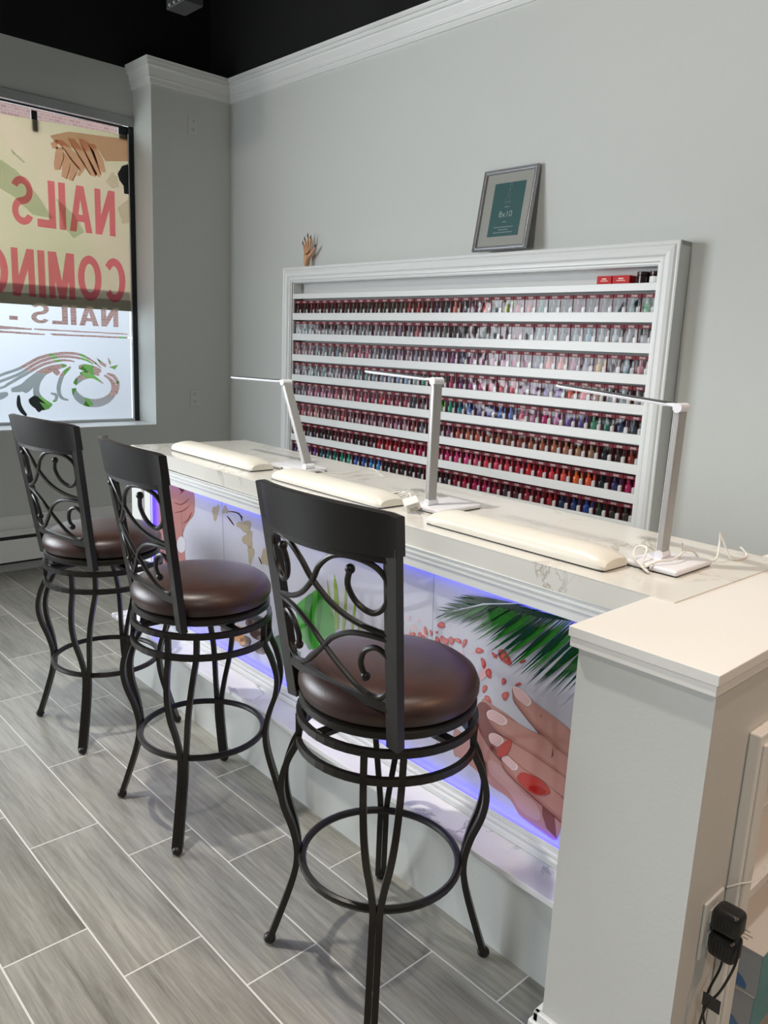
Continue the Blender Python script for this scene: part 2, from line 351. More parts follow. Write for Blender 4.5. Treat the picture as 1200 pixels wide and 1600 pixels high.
# window wall: low wall, column, pier, head
bm = B(); box(bm, -0.40, 0.0, RY0, 0.0, 0, ZS); struct(fin('wall_front_low', bm, M_WALL))
bm = B(); box(bm, -0.40, 0.0, CY, 0.0, ZS, 3.10); struct(fin('wall_front_column', bm, M_WALL))
bm = B(); box(bm, -0.40, XW, RY0, CY, 2.80, ZTOP); struct(fin('wall_front_head', bm, M_WALL))
bm = B(); box(bm, -0.40, XW, -3.25, -2.85, ZS, 2.80); box(bm, -0.40, XW, RY0, -6.2, ZS, 2.80); struct(fin('wall_front_pier', bm, M_WALL))
bm = B(); box(bm, -0.40, -0.25, RY0, 0.0, ZTOP + .0, ZC); struct(fin('wall_front_upper', bm, M_BLACKC))
# sill
bm = B(); box(bm, XW, 0.004, -6.2, CY, ZS, ZS + .006, .002); struct(fin('trim_sill', bm, M_WHITE))
# crown moulding, mitred round the column
PR = [(0, -.138), (.009, -.137), (.011, -.134), (.011, -.110), (.020, -.107), (.022, -.101), (.018, -.097), (.020, -.090), (.027, -.055), (.031, -.046), (.040, -.044), (.041, -.036), (.036, -.034), (.038, -.024), (.047, -.022), (.048, -.012), (.044, -.011), (.050, 0.0), (0, 0)]
PATH = [(XW, CY), (0.0, CY), (0.0, 0.0), (RX1, 0.0)]
bm = sweep(B(), PATH, [(a, 3.10 + b) for a, b in PR], (1, 0, 0), (0, 1, 0), (0, 0, 1), False)
struct(fin('trim_crown', bm, M_WHITE))
# window frame
wr = struct(thing('window_1', 'shop window with reversed red lettering, frosted film and silver header', 'window')); del wr['label']; del wr['category']
bm = B(); box(bm, XW - .01, XW + .012, -2.85, CY, 2.745, 2.80, .002)
for y in (-1.40, -1.28, -0.98, -0.62): sphere(bm, (XW + .013, y, 2.776), .005)
fin('window_header', bm, M_HEAD, wr)
bm = B(); box(bm, XW - .03, XW + .006, -.600, CY, ZS + .006, 2.745, .004); box(bm, XW - .03, XW + .002, -2.85, -2.82, ZS, 2.745); box(bm, XW - .03, XW - .014, -2.85, CY, 2.732, 2.745, .002); box(bm, XW - .03, XW - .016, -.66, -.60, 2.66, 2.735)
fin('window_frame', bm, M_GASKET, wr)
fin('window_frame_sill', box(B(), XW - .03, XW + .006, -2.85, -.60, ZS + .006, ZS + .022, .003), M_WHITE, wr)
fin('window_silver_bead', box(B(), XW - .004, XW + .004, -.6075, -.6015, ZS + .03, 2.70, .001), M_ALU, wr)
fin('window_mullion', box(B(), XW - .03, XW - .016, -1.20, -1.165, 2.60, 2.72, .002), M_GASKET, wr)
fin('window_pane', box(B(), XW - .028, XW - .024, -2.84, -.60, ZS + .01, 2.74), M_GLASS, wr)
w2 = struct(thing('window_2', 'x', 'x')); del w2['label']; del w2['category']
bm = B(); box(bm, XW - .03, XW, -6.2, -3.25, 2.745, 2.80); box(bm, XW - .03, XW, -4.75, -4.70, ZS, 2.745); fin('window_frame', bm, M_GASKET, w2)

# frosted film with clear cut-out lettering and swirls (2-D curve: inner loops are holes)
XF = XW - .020
def film_scan(name, y0, y1, z0, z1, dz, groups, m, parent, x):
    """sheet with openings: each row is cut where a group of loops (even-odd inside a group) covers it"""
    bm = B(); z = z0
    while z < z1 - 1e-9:
        zt = min(z + dz, z1); zm = (z + zt) / 2; iv = []
        for g in groups:
            xs = []
            for lp in g:
                for i in range(len(lp)):
                    a, b = lp[i], lp[(i + 1) % len(lp)]
                    if (a[1] > zm) != (b[1] > zm): xs.append(a[0] + (zm - a[1]) / (b[1] - a[1]) * (b[0] - a[0]))
            xs.sort(); iv += [(xs[k], xs[k + 1]) for k in range(0, len(xs) - 1, 2)]
        iv.sort(); cur = y0
        for a, b in iv + [(y1, y1)]:
            if a > cur + 1e-5:
                e = min(a, y1); bm.faces.new([bm.verts.new((x, p, q)) for p, q in ((cur, z), (e, z), (e, zt), (cur, zt))])
            cur = max(cur, b)
            if cur >= y1: break
        z = zt
    me = bpy.data.meshes.new(name); bm.to_mesh(me); bm.free(); me.materials.append(m)
    return link(name, me, parent)
def wp(zx, zy):  # point read in the enlarged lower window view, laid on the glass plane
    p = on_x(zx / 4.8, 440 + zy / 4.8, XF); return (p.y, p.z)
def stroke(P, w0, w1=None, taper=True):
    P = [Vector((*wp(*p), 0)) for p in P]; P = cat(P, 6); T = frames(P, False); n = len(P); A = []; Bq = []
    w1 = w0 if w1 is None else w1
    for i, (p, t) in enumerate(zip(P, T)):
        s = i / (n - 1); ww = (w0 + (w1 - w0) * s) * (math.sin(PI * min(1, max(.06, s * .94 + .03))) ** .5 if taper else 1) / 4.8 * .0050
        nn = Vector((-t.y, t.x, 0)); A.append(p + nn * ww); Bq.append(p - nn * ww)
    return [(q.x, q.y) for q in A + Bq[::-1]]
def glyph(c, t=.21):
    """bold sans capitals as overlapping polygons in a unit box; returns polygons and advance width"""
    def bar(a, b, w_):
        d = Vector(b) - Vector(a); n = Vector((-d.y, d.x)).normalized() * w_ / 2; a, b = Vector(a), Vector(b)
        return [tuple(a + n), tuple(b + n), tuple(b - n), tuple(a - n)]
    def arc(cx, cy, rx, ry, a0, a1, w_, k=18):
        o_, i_ = [], []
        for q in range(k + 1):
            a = math.radians(a0 + (a1 - a0) * q / k); o_.append((cx + rx * math.cos(a), cy + ry * math.sin(a))); i_.append((cx + (rx - w_) * math.cos(a), cy + (ry - w_ * .85) * math.sin(a)))
        return o_ + i_[::-1]
    if c == 'I': return [[(0, 0), (t, 0), (t, 1), (0, 1)]], t
    if c == 'L': return [[(0, 0), (t, 0), (t, 1), (0, 1)], [(0, 0), (.56, 0), (.56, .17), (0, .17)]], .56
    if c == 'N': return [[(0, 0), (t * .92, 0), (t * .92, 1), (0, 1)], [(.66 - t * .92, 0), (.66, 0), (.66, 1), (.66 - t * .92, 1)], [(0, 1), (t, 1), (.66, 0), (.66 - t, 0)]], .66
    if c == 'M': return [[(0, 0), (t * .9, 0), (t * .9, 1), (0, 1)], [(.80 - t * .9, 0), (.80, 0), (.80, 1), (.80 - t * .9, 1)], [(0, 1), (t * 1.2, 1), (.40 + t * .45, 0), (.40 - t * .45, 0)], [(.80, 1), (.80 - t * 1.2, 1), (.40 - t * .45, 0), (.40 + t * .45, 0)]], .80
    if c == 'A': return [[(0, 0), (t, 0), (.36 + t * .3, 1), (.36 - t * .55, 1)], [(.72, 0), (.72 - t, 0), (.36 - t * .3, 1), (.36 + t * .55, 1)], [(.17, .22), (.55, .22), (.52, .38), (.20, .38)]], .72
    if c == 'O': return [arc(.38, .5, .38, .5, 0, 180, t), arc(.38, .5, .38, .5, 180, 360, t)], .76
    if c == 'C': return [arc(.38, .5, .38, .5, 40, 320, t)], .70
    if c == 'G': return [arc(.38, .5, .38, .5, 40, 330, t), [(.42, .38), (.76, .38), (.76, .54), (.42, .54)], [(.58, .12), (.76, .12), (.76, .45), (.58, .45)]], .76
    if c == 'S': return [arc(.31, .715, .31, .285, 22, 272, t * .85), arc(.31, .285, .31, .285, -158, 92, t * .85)], .62
def word(body, y_right, y_left, z0, z1, sp=.10):
    """reads correctly from the street, so it is mirrored seen from the room"""
    P = []; x = 0
    for c in body:
        g, a = glyph(c); P += [[(p[0] + x, p[1]) for p in q] for q in g]; x += a + sp
    x -= sp
    return [[(y_right - p[0] / x * (y_right - y_left), z0 + p[1] * (z1 - z0)) for p in q] for q in P]
M_FILM = film_mat('frosted_film', (0.34, 0.34, 0.365), 0.85)
TXT = word('NAILS', -.692, -1.255, 1.488, 1.612)
holes = []
holes.append([(-1.335, 1.502), (-1.385, 1.500), (-1.385, 1.524), (-1.335, 1.526)])
holes += [[wp(255, 350), wp(955, 390), wp(955, 398), wp(255, 362)], [wp(370, 388), wp(995, 418), wp(995, 428), wp(400, 404)], [wp(-900, 300), wp(0, 330), wp(240, 352), wp(240, 362), wp(0, 355), wp(-900, 330)], [wp(-900, 350), wp(0, 366), wp(340, 392), wp(330, 402), wp(0, 382), wp(-900, 372)]]
cc = [(705 + 150 * math.cos(math.radians(t)), 800 + 112 * math.sin(math.radians(t))) for t in range(180, -70, -15)]
SW = [stroke(cc, 34, 16), stroke([(560, 770), (590, 735), (640, 712), (700, 715), (775, 765)], 26, 8),
      stroke([(-500, 900), (-200, 800), (0, 705), (150, 650), (300, 570), (470, 538), (600, 548), (700, 600), (760, 650)], 9),
      stroke([(-500, 930), (-200, 840), (0, 750), (150, 690), (300, 600), (470, 562), (620, 580), (700, 618)], 9),
      stroke([(-400, 930), (0, 800), (60, 770), (200, 690), (330, 620), (470, 590), (560, 600)], 9),
      stroke([(85, 815), (170, 795), (230, 748), (330, 676), (430, 640), (500, 628)], 30, 18),
      stroke([(530, 640), (470, 700), (440, 800), (460, 868), (515, 890)], 16, 10),
      stroke([(345, 690), (290, 750), (272, 830), (310, 890), (390, 930)], 12, 26),
      stroke([(-300, 1000), (-100, 880), (0, 860), (60, 838)], 22), stroke([(140, 850), (142, 920), (165, 970), (200, 1005)], 14, 14),
      stroke([(800, 690), (852, 710), (885, 770), (872, 850)], 12), stroke([(232, 870), (262, 905), (310, 940), (375, 945)], 40, 14),
      stroke([(380, 838), (420, 850), (420, 885), (395, 900)], 10), stroke([(180, 830), (210, 790), (255, 765)], 24),
      stroke([(590, 640), (660, 648), (760, 672)], 22), stroke([(400, 668), (425, 680), (440, 700)], 18),
      [wp(722, 570), wp(800, 625), wp(790, 645), wp(750, 618)], [wp(808, 566), wp(832, 600), wp(832, 625), wp(815, 612)], [wp(815, 640), wp(888, 624), wp(862, 660)],
      stroke([(600, 690), (680, 680), (745, 700)], 14), stroke([(270, 940), (300, 960), (310, 968)], 18)]
film_scan('frosted_film', -2.83, -.612, ZS + .02, 1.72, .002, [[h_] for h_ in TXT + holes + SW], M_FILM, wr, XF)

# poster on the glass
XP = XW - .012
po = tag(thing('window_poster', '', ''), 'translucent beige banner with red reversed COMING lettering taped inside the shop window', 'poster')
M_POST = film_mat('banner_cloth', (0.50, 0.43, 0.345), 0.75, 0.05, col2=(0.45, 0.42, 0.31), vs=2.2)
M_POSTD = film_mat('banner_hem', (0.30, 0.265, 0.20), 0.7, 0.05)
M_PRED = film_mat('banner_red', (1.0, 0.30, 0.42), 0.9)
def ybox(bm, a, b2, x, t=.0006):  # thin quad on an x-plane from corner list
    vs = [bm.verts.new((x, p[0], p[1])) for p in a]; bm.faces.new(vs); r = bmesh.ops.extrude_face_region(bm, geom=list(bm.faces)[-1:]); bmesh.ops.translate(bm, vec=(t, 0, 0), verts=[g for g in r['geom'] if isinstance(g, bmesh.types.BMVert)]); return bm
fin('banner_cloth', ybox(B(), [(-2.8, 1.664), (-.590, 1.664), (-.584, 2.693), (-2.8, 2.60)], 0, XP), M_POST, po)
fin('banner_hem', ybox(B(), [(-2.8, 1.598), (-.592, 1.594), (-.590, 1.664), (-2.8, 1.664)], 0, XP), M_POSTD, po)
def wall_text(body, yr, yl, z0, z1, m, bold):
    P = word(body, yr, yl, z0, z1); bm = B(); z = z0; dz = (z1 - z0) / 130
    while z < z1 - 1e-6:
        zm = z + dz / 2; iv = []
        for lp in P:
            xs = sorted(a[0] + (zm - a[1]) / (b[1] - a[1]) * (b[0] - a[0]) for a, b in zip(lp, lp[1:] + lp[:1]) if (a[1] > zm) != (b[1] > zm))
            iv += [[xs[k], xs[k + 1]] for k in range(0, len(xs) - 1, 2)]
        iv.sort(); mg = []
        for q in iv:
            if mg and q[0] <= mg[-1][1]: mg[-1][1] = max(mg[-1][1], q[1])
            else: mg.append(q)
        for a, b in mg: bm.faces.new([bm.verts.new((XP + .0030, p, q)) for p, q in ((a, z), (b, z), (b, z + dz), (a, z + dz))])
        z += dz
    bmesh.ops.remove_doubles(bm, verts=bm.verts, dist=1e-6)
    return fin('banner_lettering', bm, m, po)
wall_text('NAILS', -.700, -1.340, 2.062, 2.338, M_PRED, .018)
wall_text('COMING', -.640, -1.535, 1.645, 1.925, M_PRED, .018)
def pp(zx, zy):
    p = on_x(zx / 4.85, 150 + zy / 4.85, XP); return (p.y, p.z)
def flat_x(name, polys, m, x, t=.0005):
    bm = B()
    for q in polys: ybox(bm, [pp(*p) for p in q], 0, x, t)
    return fin(name, bm, m, po)
M_PSK = film_mat('banner_skin', (.95, .76, .66), 0.8); M_PSK2 = film_mat('banner_skin_light', (1.0, .80, .70), 0.8); M_PGR = film_mat('banner_leaf', (.90, .95, .84), 0.8); M_PDK = film_mat('banner_stone', (.14, .15, .17), 0.8); M_PSH = film_mat('banner_skin_shade', (.62, .36, .27), 0.8)
flat_x('printed_arm', [[(380, 300), (520, 270), (975, 330), (975, 495), (800, 495), (740, 400), (640, 420), (420, 360)]], M_PSK, XP + .0012)
FG = [[(380, 360), (430, 330), (440, 400), (400, 400)], [(425, 385), (475, 395), (480, 470), (450, 560), (415, 560), (405, 520)], [(485, 430), (540, 470), (525, 560), (500, 630), (465, 610), (470, 540)], [(545, 490), (600, 540), (570, 600), (545, 645), (515, 630), (530, 570)], [(415, 335), (470, 330), (560, 420), (640, 510), (645, 555), (610, 560), (540, 480), (470, 400)], [(510, 320), (560, 325), (650, 430), (735, 590), (720, 615), (690, 600), (590, 450)], [(590, 320), (640, 330), (710, 420), (770, 595), (750, 618), (725, 600), (640, 420)], [(660, 350), (720, 370), (780, 480), (800, 570), (785, 585), (760, 560), (700, 440)], [(605, 560), (640, 560), (600, 610), (582, 600)]]
flat_x('printed_fingers', FG, M_PSK2, XP + .0018)
flat_x('printed_finger_shade', [[(440, 335), (545, 480), (612, 562), (604, 566), (535, 488)], [(512, 322), (600, 450), (690, 600), (682, 600), (590, 455)], [(592, 322), (645, 420), (728, 600), (720, 602), (638, 425)], [(664, 352), (706, 440), (766, 590), (758, 590), (698, 440)], [(478, 400), (486, 470), (455, 560), (450, 556), (478, 470)], [(542, 480), (530, 560), (506, 632), (500, 628), (522, 558)], [(604, 545), (574, 600), (550, 646), (545, 640), (566, 600)]], M_PSH, XP + .0024)
flat_x('printed_stone', [[(890, 590), (925, 530), (975, 515), (975, 745), (940, 740), (935, 680), (905, 640)]], M_PDK, XP + .0012)
flat_x('printed_leaf', [[(0, 480), (120, 560), (290, 760), (400, 930), (250, 900), (100, 760), (0, 700)], [(80, 400), (190, 500), (180, 510), (90, 430)], [(430, 780), (560, 900), (640, 1030), (560, 1080), (480, 980)]], M_PGR, XP + .0012)
flat_x('printed_cream_petal', [[(800, 650), (850, 570), (890, 620), (900, 690), (850, 700)], [(890, 850), (975, 780), (975, 960), (930, 970)]], film_mat('banner_petal', (1.0, .97, .92), .8), XP + .0012)

# heater under the window
h = thing('baseboard_heater', 'white baseboard heater with dark slots under the shop window', 'heater')
bm = B(); box(bm, 0.001, 0.012, -4.5, -.12, .055, .345, .002); fin('back_plate', bm, M_WHITE, h)
bm = B(); box(bm, .058, .068, -4.5, -.12, .075, .212, .003); fin('front_panel', bm, M_WHITE, h)
bm = B(); box(bm, .012, .060, -4.5, -.12, .252, .266, .003); box(bm, .050, .060, -4.5, -.12, .232, .252, .002); fin('top_cover', bm, M_WHITE, h)
bm = B(); box(bm, .012, .050, -4.48, -.14, .06, .235); fin('fin_core', bm, M_DARK, h)
bm = B(); box(bm, .012, .066, -.125, -.10, .06, .268, .002); fin('end_cap', bm, M_WHITE, h)
for y in (-4.45, -3.2, -1.9, -.35):
    fin('bracket', box(B(), .012, .055, y, y + .03, 0.0, .08), M_DARK, h)

def outlet(z, label):
    o = thing('wall_outlet', label, 'outlet', (0, -.279, z))
    bm = B(); box(bm, 0, .006, -.035, .035, -.058, .058, .003); fin('plate', bm, M_OUTLET, o)
    for dz in (-.026, .026):
        bm = B(); 
        pts = [(math.cos(t) * .016, max(-.0135, min(.0135, math.sin(t) * .017))) for t in [i * PI / 12 for i in range(24)]]
        f = [bm.verts.new((.0085, a, b + dz)) for a, b in pts]; g = [bm.verts.new((.005, a, b + dz)) for a, b in pts]
        bm.faces.new(f)
        for i in range(24): bm.faces.new((f[i], f[(i + 1) % 24], g[(i + 1) % 24], g[i]))
        s = fin('socket', bm, M_OUTLET, o)
        bm = B(); box(bm, .0083, .0088, -.0075, -.0050, dz, dz + .009); box(bm, .0083, .0088, .0045, .007, dz - .001, dz + .009); box(bm, .0083, .0088, -.0022, .0022, dz - .010, dz - .005); fin('slots', bm, M_DARK, s)
outlet(2.776, 'grey double wall outlet high on the column near the crown moulding')
outlet(1.034, 'grey double wall outlet on the column just above counter height')

# dark box hanging from the ceiling
cb = thing('ceiling_box', 'small black box with three pale dots hanging from the black ceiling', 'ceiling fixture', (1.2, -1.0, 2.96))
fin('housing', box(B(), -.085, .085, -.05, .05, 0, .28, .004), mat('ceiling_box_grey', (0.02, 0.022, 0.024), .5), cb)
bm = B()
for i in range(3): sphere(bm, (-.045 + i * .045, -.052, .012), .008)
fin('indicator', bm, mat('dot_grey', (0.25, 0.25, 0.25), .4), cb)
fin('hanger_rod', tube(B(), [(0, 0, .28), (0, 0, ZC - 2.96)], .012), M_BLACKC, cb)

# ------------------------------------------------------------ counter
PIV = Vector((4.19, -1.54, 0)); TH = -0.0175
def loc_of(p):  # world -> counter frame
    q = p - PIV; c, s = math.cos(-TH), math.sin(-TH); return Vector((q.x * c - q.y * s, q.x * s + q.y * c, p.z))
YP = -1.573 + 1.54
def counter_thing(name, label, cat_):
    t = thing(name, label, cat_, (PIV.x, PIV.y, 0), TH); return t
H = 0.98
XL, XR = -2.475, -0.012   # body in counter frame
base = counter_thing('manicure_counter', 'white manicure bar counter with backlit spa picture panel on its front', 'counter')
bm = B(); box(bm, XL, XR, YP + .012, .52, 0.0, .905); fin('carcass', bm, M_WHITE, base)
# face frame around the lightbox, mitred moulding
yF = -.062
xl, xr, z0p, z1p = -2.318, -0.02, .297, .868
bm = B(); box(bm, XL, XR, yF + .006, yF + .010, z1p, z1p + .022); box(bm, XL, XR, yF + .006, YP + .012, z1p + .022, .925); box(bm, XL, XR, yF + .006, yF + .010, z0p - .020, z0p); box(bm, XL, XR, yF + .006, YP + .012, .256, z0p - .020); box(bm, XL, xl, yF + .006, yF + .010, z0p, z1p); box(bm, XL, xl - .03, yF + .010, YP + .012, z0p - .02, z1p + .022)
box(bm, XL, xl - .06, yF - .004, yF + .006, .256, .90, .002); fin('face_frame', bm, M_WHITE, base)
# crown strip under the worktop
PRF = [(-.012, 0), (-.012, -.034), (.001, -.034), (.003, -.031), (.003, -.026), (.0005, -.025), (.001, -.019), (.005, -.017), (.005, -.012), (.0015, -.011), (.002, -.004), (.006, -.002), (.006, 0)]
path = [(XL, .50), (XL, yF + .006), (XR, yF + .006)]
bm = sweep(B(), [(p[0], p[1]) for p in path][::1], [(-a * -1, .905 + .02 + b) for a, b in PRF], (1, 0, 0), (0, 1, 0), (0, 0, 1), False); fin('crown_strip', bm, M_WHITE, base)
# base rail moulding standing on the step
bm = B(); box(bm, XL - .01, XR, yF - .012, yF + .006, .256, .275, .004); box(bm, XL - .006, XR, yF - .004, yF + .006, .275, .286, .003); fin('base_rail', bm, M_WHITE, base)
# LED strips tucked behind the frame lips
M_LED = mat('blue_led', (0.1, 0.1, 1), .5, emit=(0.06, 0.055, 1.0), estr=12)
bm = B(); box(bm, xl + .01, xr - .005, YP - .014, YP - .008, z1p + .012, z1p + .016); box(bm, xl + .01, xr - .005, YP - .014, YP - .008, z0p - .016, z0p - .012); box(bm, xl - .016, xl - .012, YP - .014, YP - .008, z0p + .01, z1p - .01)
fin('blue_light_strip', bm, M_LED, base)
# hollow gap in front of print: rails are proud, print sits back
PRG = dict(rough=.07)
M_PBG = mat('print_lilac_white', (0.52, 0.52, 0.60), .06, spec=.6)
panel = fin('picture_panel', box(B(), xl - .03, xr, YP, YP + .008, z0p - .02, z1p + .022), M_PBG, base)
def cp(u, v, lift=0):  # photo measurement laid on the picture-panel plane (counter frame)
    o = loc_of(CAM); d = loc_of(CAM + ray(u, v)) - o; t = (YP - o.y) / d.y; q = o + d * t; return (q.x, q.z)
LAY = [0]
MERGE = ('printed_palm_frond',)
def art(name, polys, m, lay):
    """one flat printed motif per polygon on the picture panel"""
    y = YP - .0004 * lay; bm = B(); o = None
    for k, q in enumerate(polys):
        if len(q) < 3: continue
        q = [(min(max(a, xl - .02), xr - .002), min(max(b, z0p - .018), z1p + .020)) for a, b in q]
        bm.faces.new([bm.verts.new((a, y - (.00004 * k if name in MERGE else 0), b)) for a, b in q])
        if name not in MERGE:
            bmesh.ops.triangulate(bm, faces=bm.faces); o = fin(name, bm, m, panel); bm = B()
    if name in MERGE:
        bmesh.ops.triangulate(bm, faces=bm.faces); o = fin(name, bm, m, panel)
    else: bm.free()
    return o
def R(sc, ox, oy, pts): return [cp(ox + a / sc, oy + b / sc) for a, b in pts]
def ell(u, v, ru, rv, ang=0, n=14, wob=0):
    c, s = math.cos(math.radians(ang)), math.sin(math.radians(ang)); out = []
    for i in range(n):
        t = 2 * PI * i / n; k = 1 + wob * math.sin(3 * t + u); a, b = ru * math.cos(t) * k, rv * math.sin(t) * k; out.append(cp(u + a * c - b * s, v + a * s + b * c))
    return out
def line_px(P, wd):
    P = cat([Vector((p[0], p[1], 0)) for p in P], 5); T = frames(P, False); n = len(P); out = []; o2 = []
    for i, (p, t) in enumerate(zip(P, T)):
        k = wd * math.sin(PI * min(.97, max(.05, i / (n - 1)))) ** .5; nn = Vector((-t.y, t.x, 0)); out.append(p + nn * k); o2.append(p - nn * k)
    return [cp(q.x, q.y) for q in out + o2[::-1]]
def pm(name, h, r=.07): return mat('print_' + name, h, r, spec=.6)
K = 5.515
def H4(pts): return R(K, 720, 1040, pts)
def smoothpoly(pts, n=4): return [(p.x, p.y) for p in cat([Vector((a, b, 0)) for a, b in pts], n, True)]
def shrink(pts, f, dx=0, dy=0):
    cx = sum(p[0] for p in pts) / len(pts); cy = sum(p[1] for p in pts) / len(pts); return [(cx + (a - cx) * f + dx, cy + (b - cy) * f + dy) for a, b in pts]
# hands scattering petals (near end)
palm_ = [(190, 285), (260, 330), (400, 420), (560, 560), (900, 900), (985, 1100), (945, 1250), (880, 1300), (825, 1500), (700, 1430), (520, 1300), (470, 1220), (400, 1130), (230, 1000), (150, 760), (125, 480)]
art('printed_palm', [H4(smoothpoly(palm_))], pm('skin_mid', 'b07f78'), 1)
art('printed_palm_shade', [H4(smoothpoly([(150, 330), (250, 350), (420, 640), (600, 900), (640, 1060), (420, 900), (240, 700), (140, 500)])), H4([(700, 1170), (770, 1230), (805, 1280), (825, 1490), (740, 1400), (705, 1290)])], pm('skin_deep', '78403c'), 2)
art('printed_palm_light', [H4(smoothpoly([(235, 820), (330, 850), (520, 1080), (640, 1180), (690, 1300), (640, 1330), (500, 1230), (420, 1090), (260, 940)]))], pm('skin_pale', 'bb928e'), 2)
art('printed_wrist', [H4(smoothpoly([(-60, 560), (0, 570), (80, 640), (170, 780), (235, 860), (220, 990), (130, 900), (0, 800), (-60, 760)]))], pm('skin_mid', 'b07f78'), 1)
FN = [[(450, 190), (470, 178), (530, 215), (600, 290), (700, 370), (860, 490), (1010, 640), (1000, 855), (860, 740), (740, 640), (600, 480), (470, 310), (453, 240)],
      [(238, 395), (280, 380), (400, 440), (560, 540), (740, 622), (860, 742), (1000, 855), (985, 1035), (830, 915), (640, 785), (420, 640), (300, 545), (245, 470)],
      [(248, 600), (290, 578), (430, 655), (640, 785), (830, 918), (985, 1035), (965, 1215), (760, 1060), (560, 930), (400, 795), (262, 670)],
      [(360, 805), (400, 780), (500, 860), (700, 1000), (960, 1212), (945, 1392), (780, 1262), (600, 1105), (470, 985), (375, 880)]]
art('printed_finger_outline', [H4(smoothpoly([(a - 5, b + 9) for a, b in f])) for f in FN], pm('skin_deep', '78403c'), 3)
art('printed_finger', [H4(smoothpoly(f)) for f in FN], pm('skin_fing', 'a56c63'), 4)
art('printed_finger_light', [H4(smoothpoly(shrink(f, .93, 6, -8))) for f in FN], pm('skin_fing2', 'b07a71'), 5)
art('printed_finger_highlight', [H4(smoothpoly(shrink(f, .80, 10, -16))) for f in FN], pm('skin_fing3', 'ba877e'), 6)
NL = [[(458, 187), (500, 192), (560, 235), (604, 292), (606, 325), (575, 342), (520, 305), (475, 255)], [(236, 400), (280, 382), (340, 410), (398, 462), (392, 500), (345, 505), (290, 475), (245, 450)], [(250, 600), (290, 580), (350, 610), (372, 650), (330, 690), (270, 660)], [(362, 802), (400, 777), (450, 815), (493, 860), (482, 893), (445, 890), (400, 850)]]
art('printed_nail', [H4(smoothpoly(shrink(f, 1.05))) for f in NL], pm('nail_edge', 'e9dcdc'), 7)
art('printed_nail_plate', [H4(smoothpoly(shrink(f, .92, -4, -3))) for f in NL], pm('nail', 'd9b2b4'), 8)
art('printed_knuckle_crease', [H4([(690, 435), (700, 425), (710, 400), (700, 440)]), H4([(780, 800), (800, 770), (800, 700), (790, 770)])] , pm('skin_deep', '78403c'), 8)
art('printed_blurred_petal', [H4(smoothpoly([(330, 700), (380, 660), (440, 640), (430, 720), (380, 780), (320, 770)])), H4(smoothpoly([(490, 960), (540, 915), (640, 950), (720, 1000), (775, 1090), (690, 1115), (600, 1080), (530, 1020)]))], pm('petal_soft', 'b5403a'), 9)
art('printed_blurred_petal_core', [H4(smoothpoly([(590, 1050), (650, 1030), (740, 1080), (680, 1105)]))], pm('petal_core', 'a32320'), 10)
# petals in the air
PT = [(645, 991, 5, 3.6, 10), (665.5, 986, 2.4, 7, -15), (674, 989, 2, 5, -8), (682.5, 987.5, 2.2, 1.8, 0), (690, 976.5, 6, 5, 0), (684, 1000, 3.6, 6, -30), (694.5, 1001, 3.2, 10, -35), (705.5, 1001, 4.2, 6.5, -8), (716, 1001, 6.5, 3, 28), (726, 1004.5, 3, 7, 20), (749, 1016.5, 6.5, 4.5, 6), (755.5, 1036, 3.2, 9, -14), (764, 1052, 4.5, 8, -12), (773, 1024, 2.5, 6, -40), (789, 1027, 7, 14, -35), (783, 1019, 4, 5, 0), (817, 1033, 5, 2.6, -20), (757.5, 1076, 3.4, 6.5, 20), (763, 1092, 3, 7.5, -38), (787.5, 1064.5, 3.4, 5.4, 10), (790, 1087, 5, 7, 25), (810, 1069, 5, 2.2, -20), (699, 1002, 2, 5, 0), (657, 993, 3, 6, -20), (663, 997, 3, 6, -40), (686, 1168, 3.5, 8, -15), (652, 1128, 4, 1.5, 0), (612, 1128, 4, 1.6, 0)]
art('printed_petals', [ell(*p, wob=.12) for p in PT], pm('petal', 'b8494b'), 3)
art('printed_petal_lights', [ell(p[0] - .4, p[1] - .6, p[2] * .55, p[3] * .55, p[4]) for p in PT], pm('petal_hi', 'cf6a66'), 4)
PP = [(629, 972, 2.2, 4, -35), (639, 966, 2.6, 3.6, 20), (654, 970, 2, 3.4, 10), (648, 981, 3, 6, -30), (639, 984, 2, 3, -30), (614, 981, 1.6, 3.2, -35), (705, 1013, 2, 5, -50), (723, 1020, 2.5, 4, -10), (738, 1020, 3, 2, -20), (606, 1040, 2, 3, 0), (756, 1052, 6, 12, 30), (662, 989, 5, 8, -20), (636, 991, 3, 3, 0)]
art('printed_pale_petals', [ell(*p) for p in PP], pm('petal_pale', 'd7b4bb'), 2)
# palm frond
G1, G2, G3 = pm('palm_a', '174a1e'), pm('palm_b', '256623'), pm('palm_c', '103324')
LF = ([], [], [])
rn = random.Random(3)
for i in range(62):
    s = i / 61; bu = 706 + s * 270; bv = 956 - 18 * math.sin(min(1, s * 2.2) * PI / 2) + max(0, s - .35) * 70
    ang = math.radians(158 - 24 * s + rn.uniform(-3, 3)); ln = 30 + 108 * min(1, s * 1.25) + rn.uniform(-12, 10)
    eu, ev = bu + math.cos(ang) * ln, bv + math.sin(ang) * ln
    mu, mv = (bu + eu) / 2 + 4, (bv + ev) / 2 - 3; wd = 1.2 + 2.0 * min(1, s * 2)
    nx, ny = -math.sin(ang), math.cos(ang)
    LF[rn.choice((0, 0, 1, 1, 2)) if s < .6 else rn.choice((0, 1, 2))].append([cp(bu, bv), cp(mu + nx * wd, mv + ny * wd), cp(eu, ev), cp(mu - nx * wd, mv - ny * wd)])
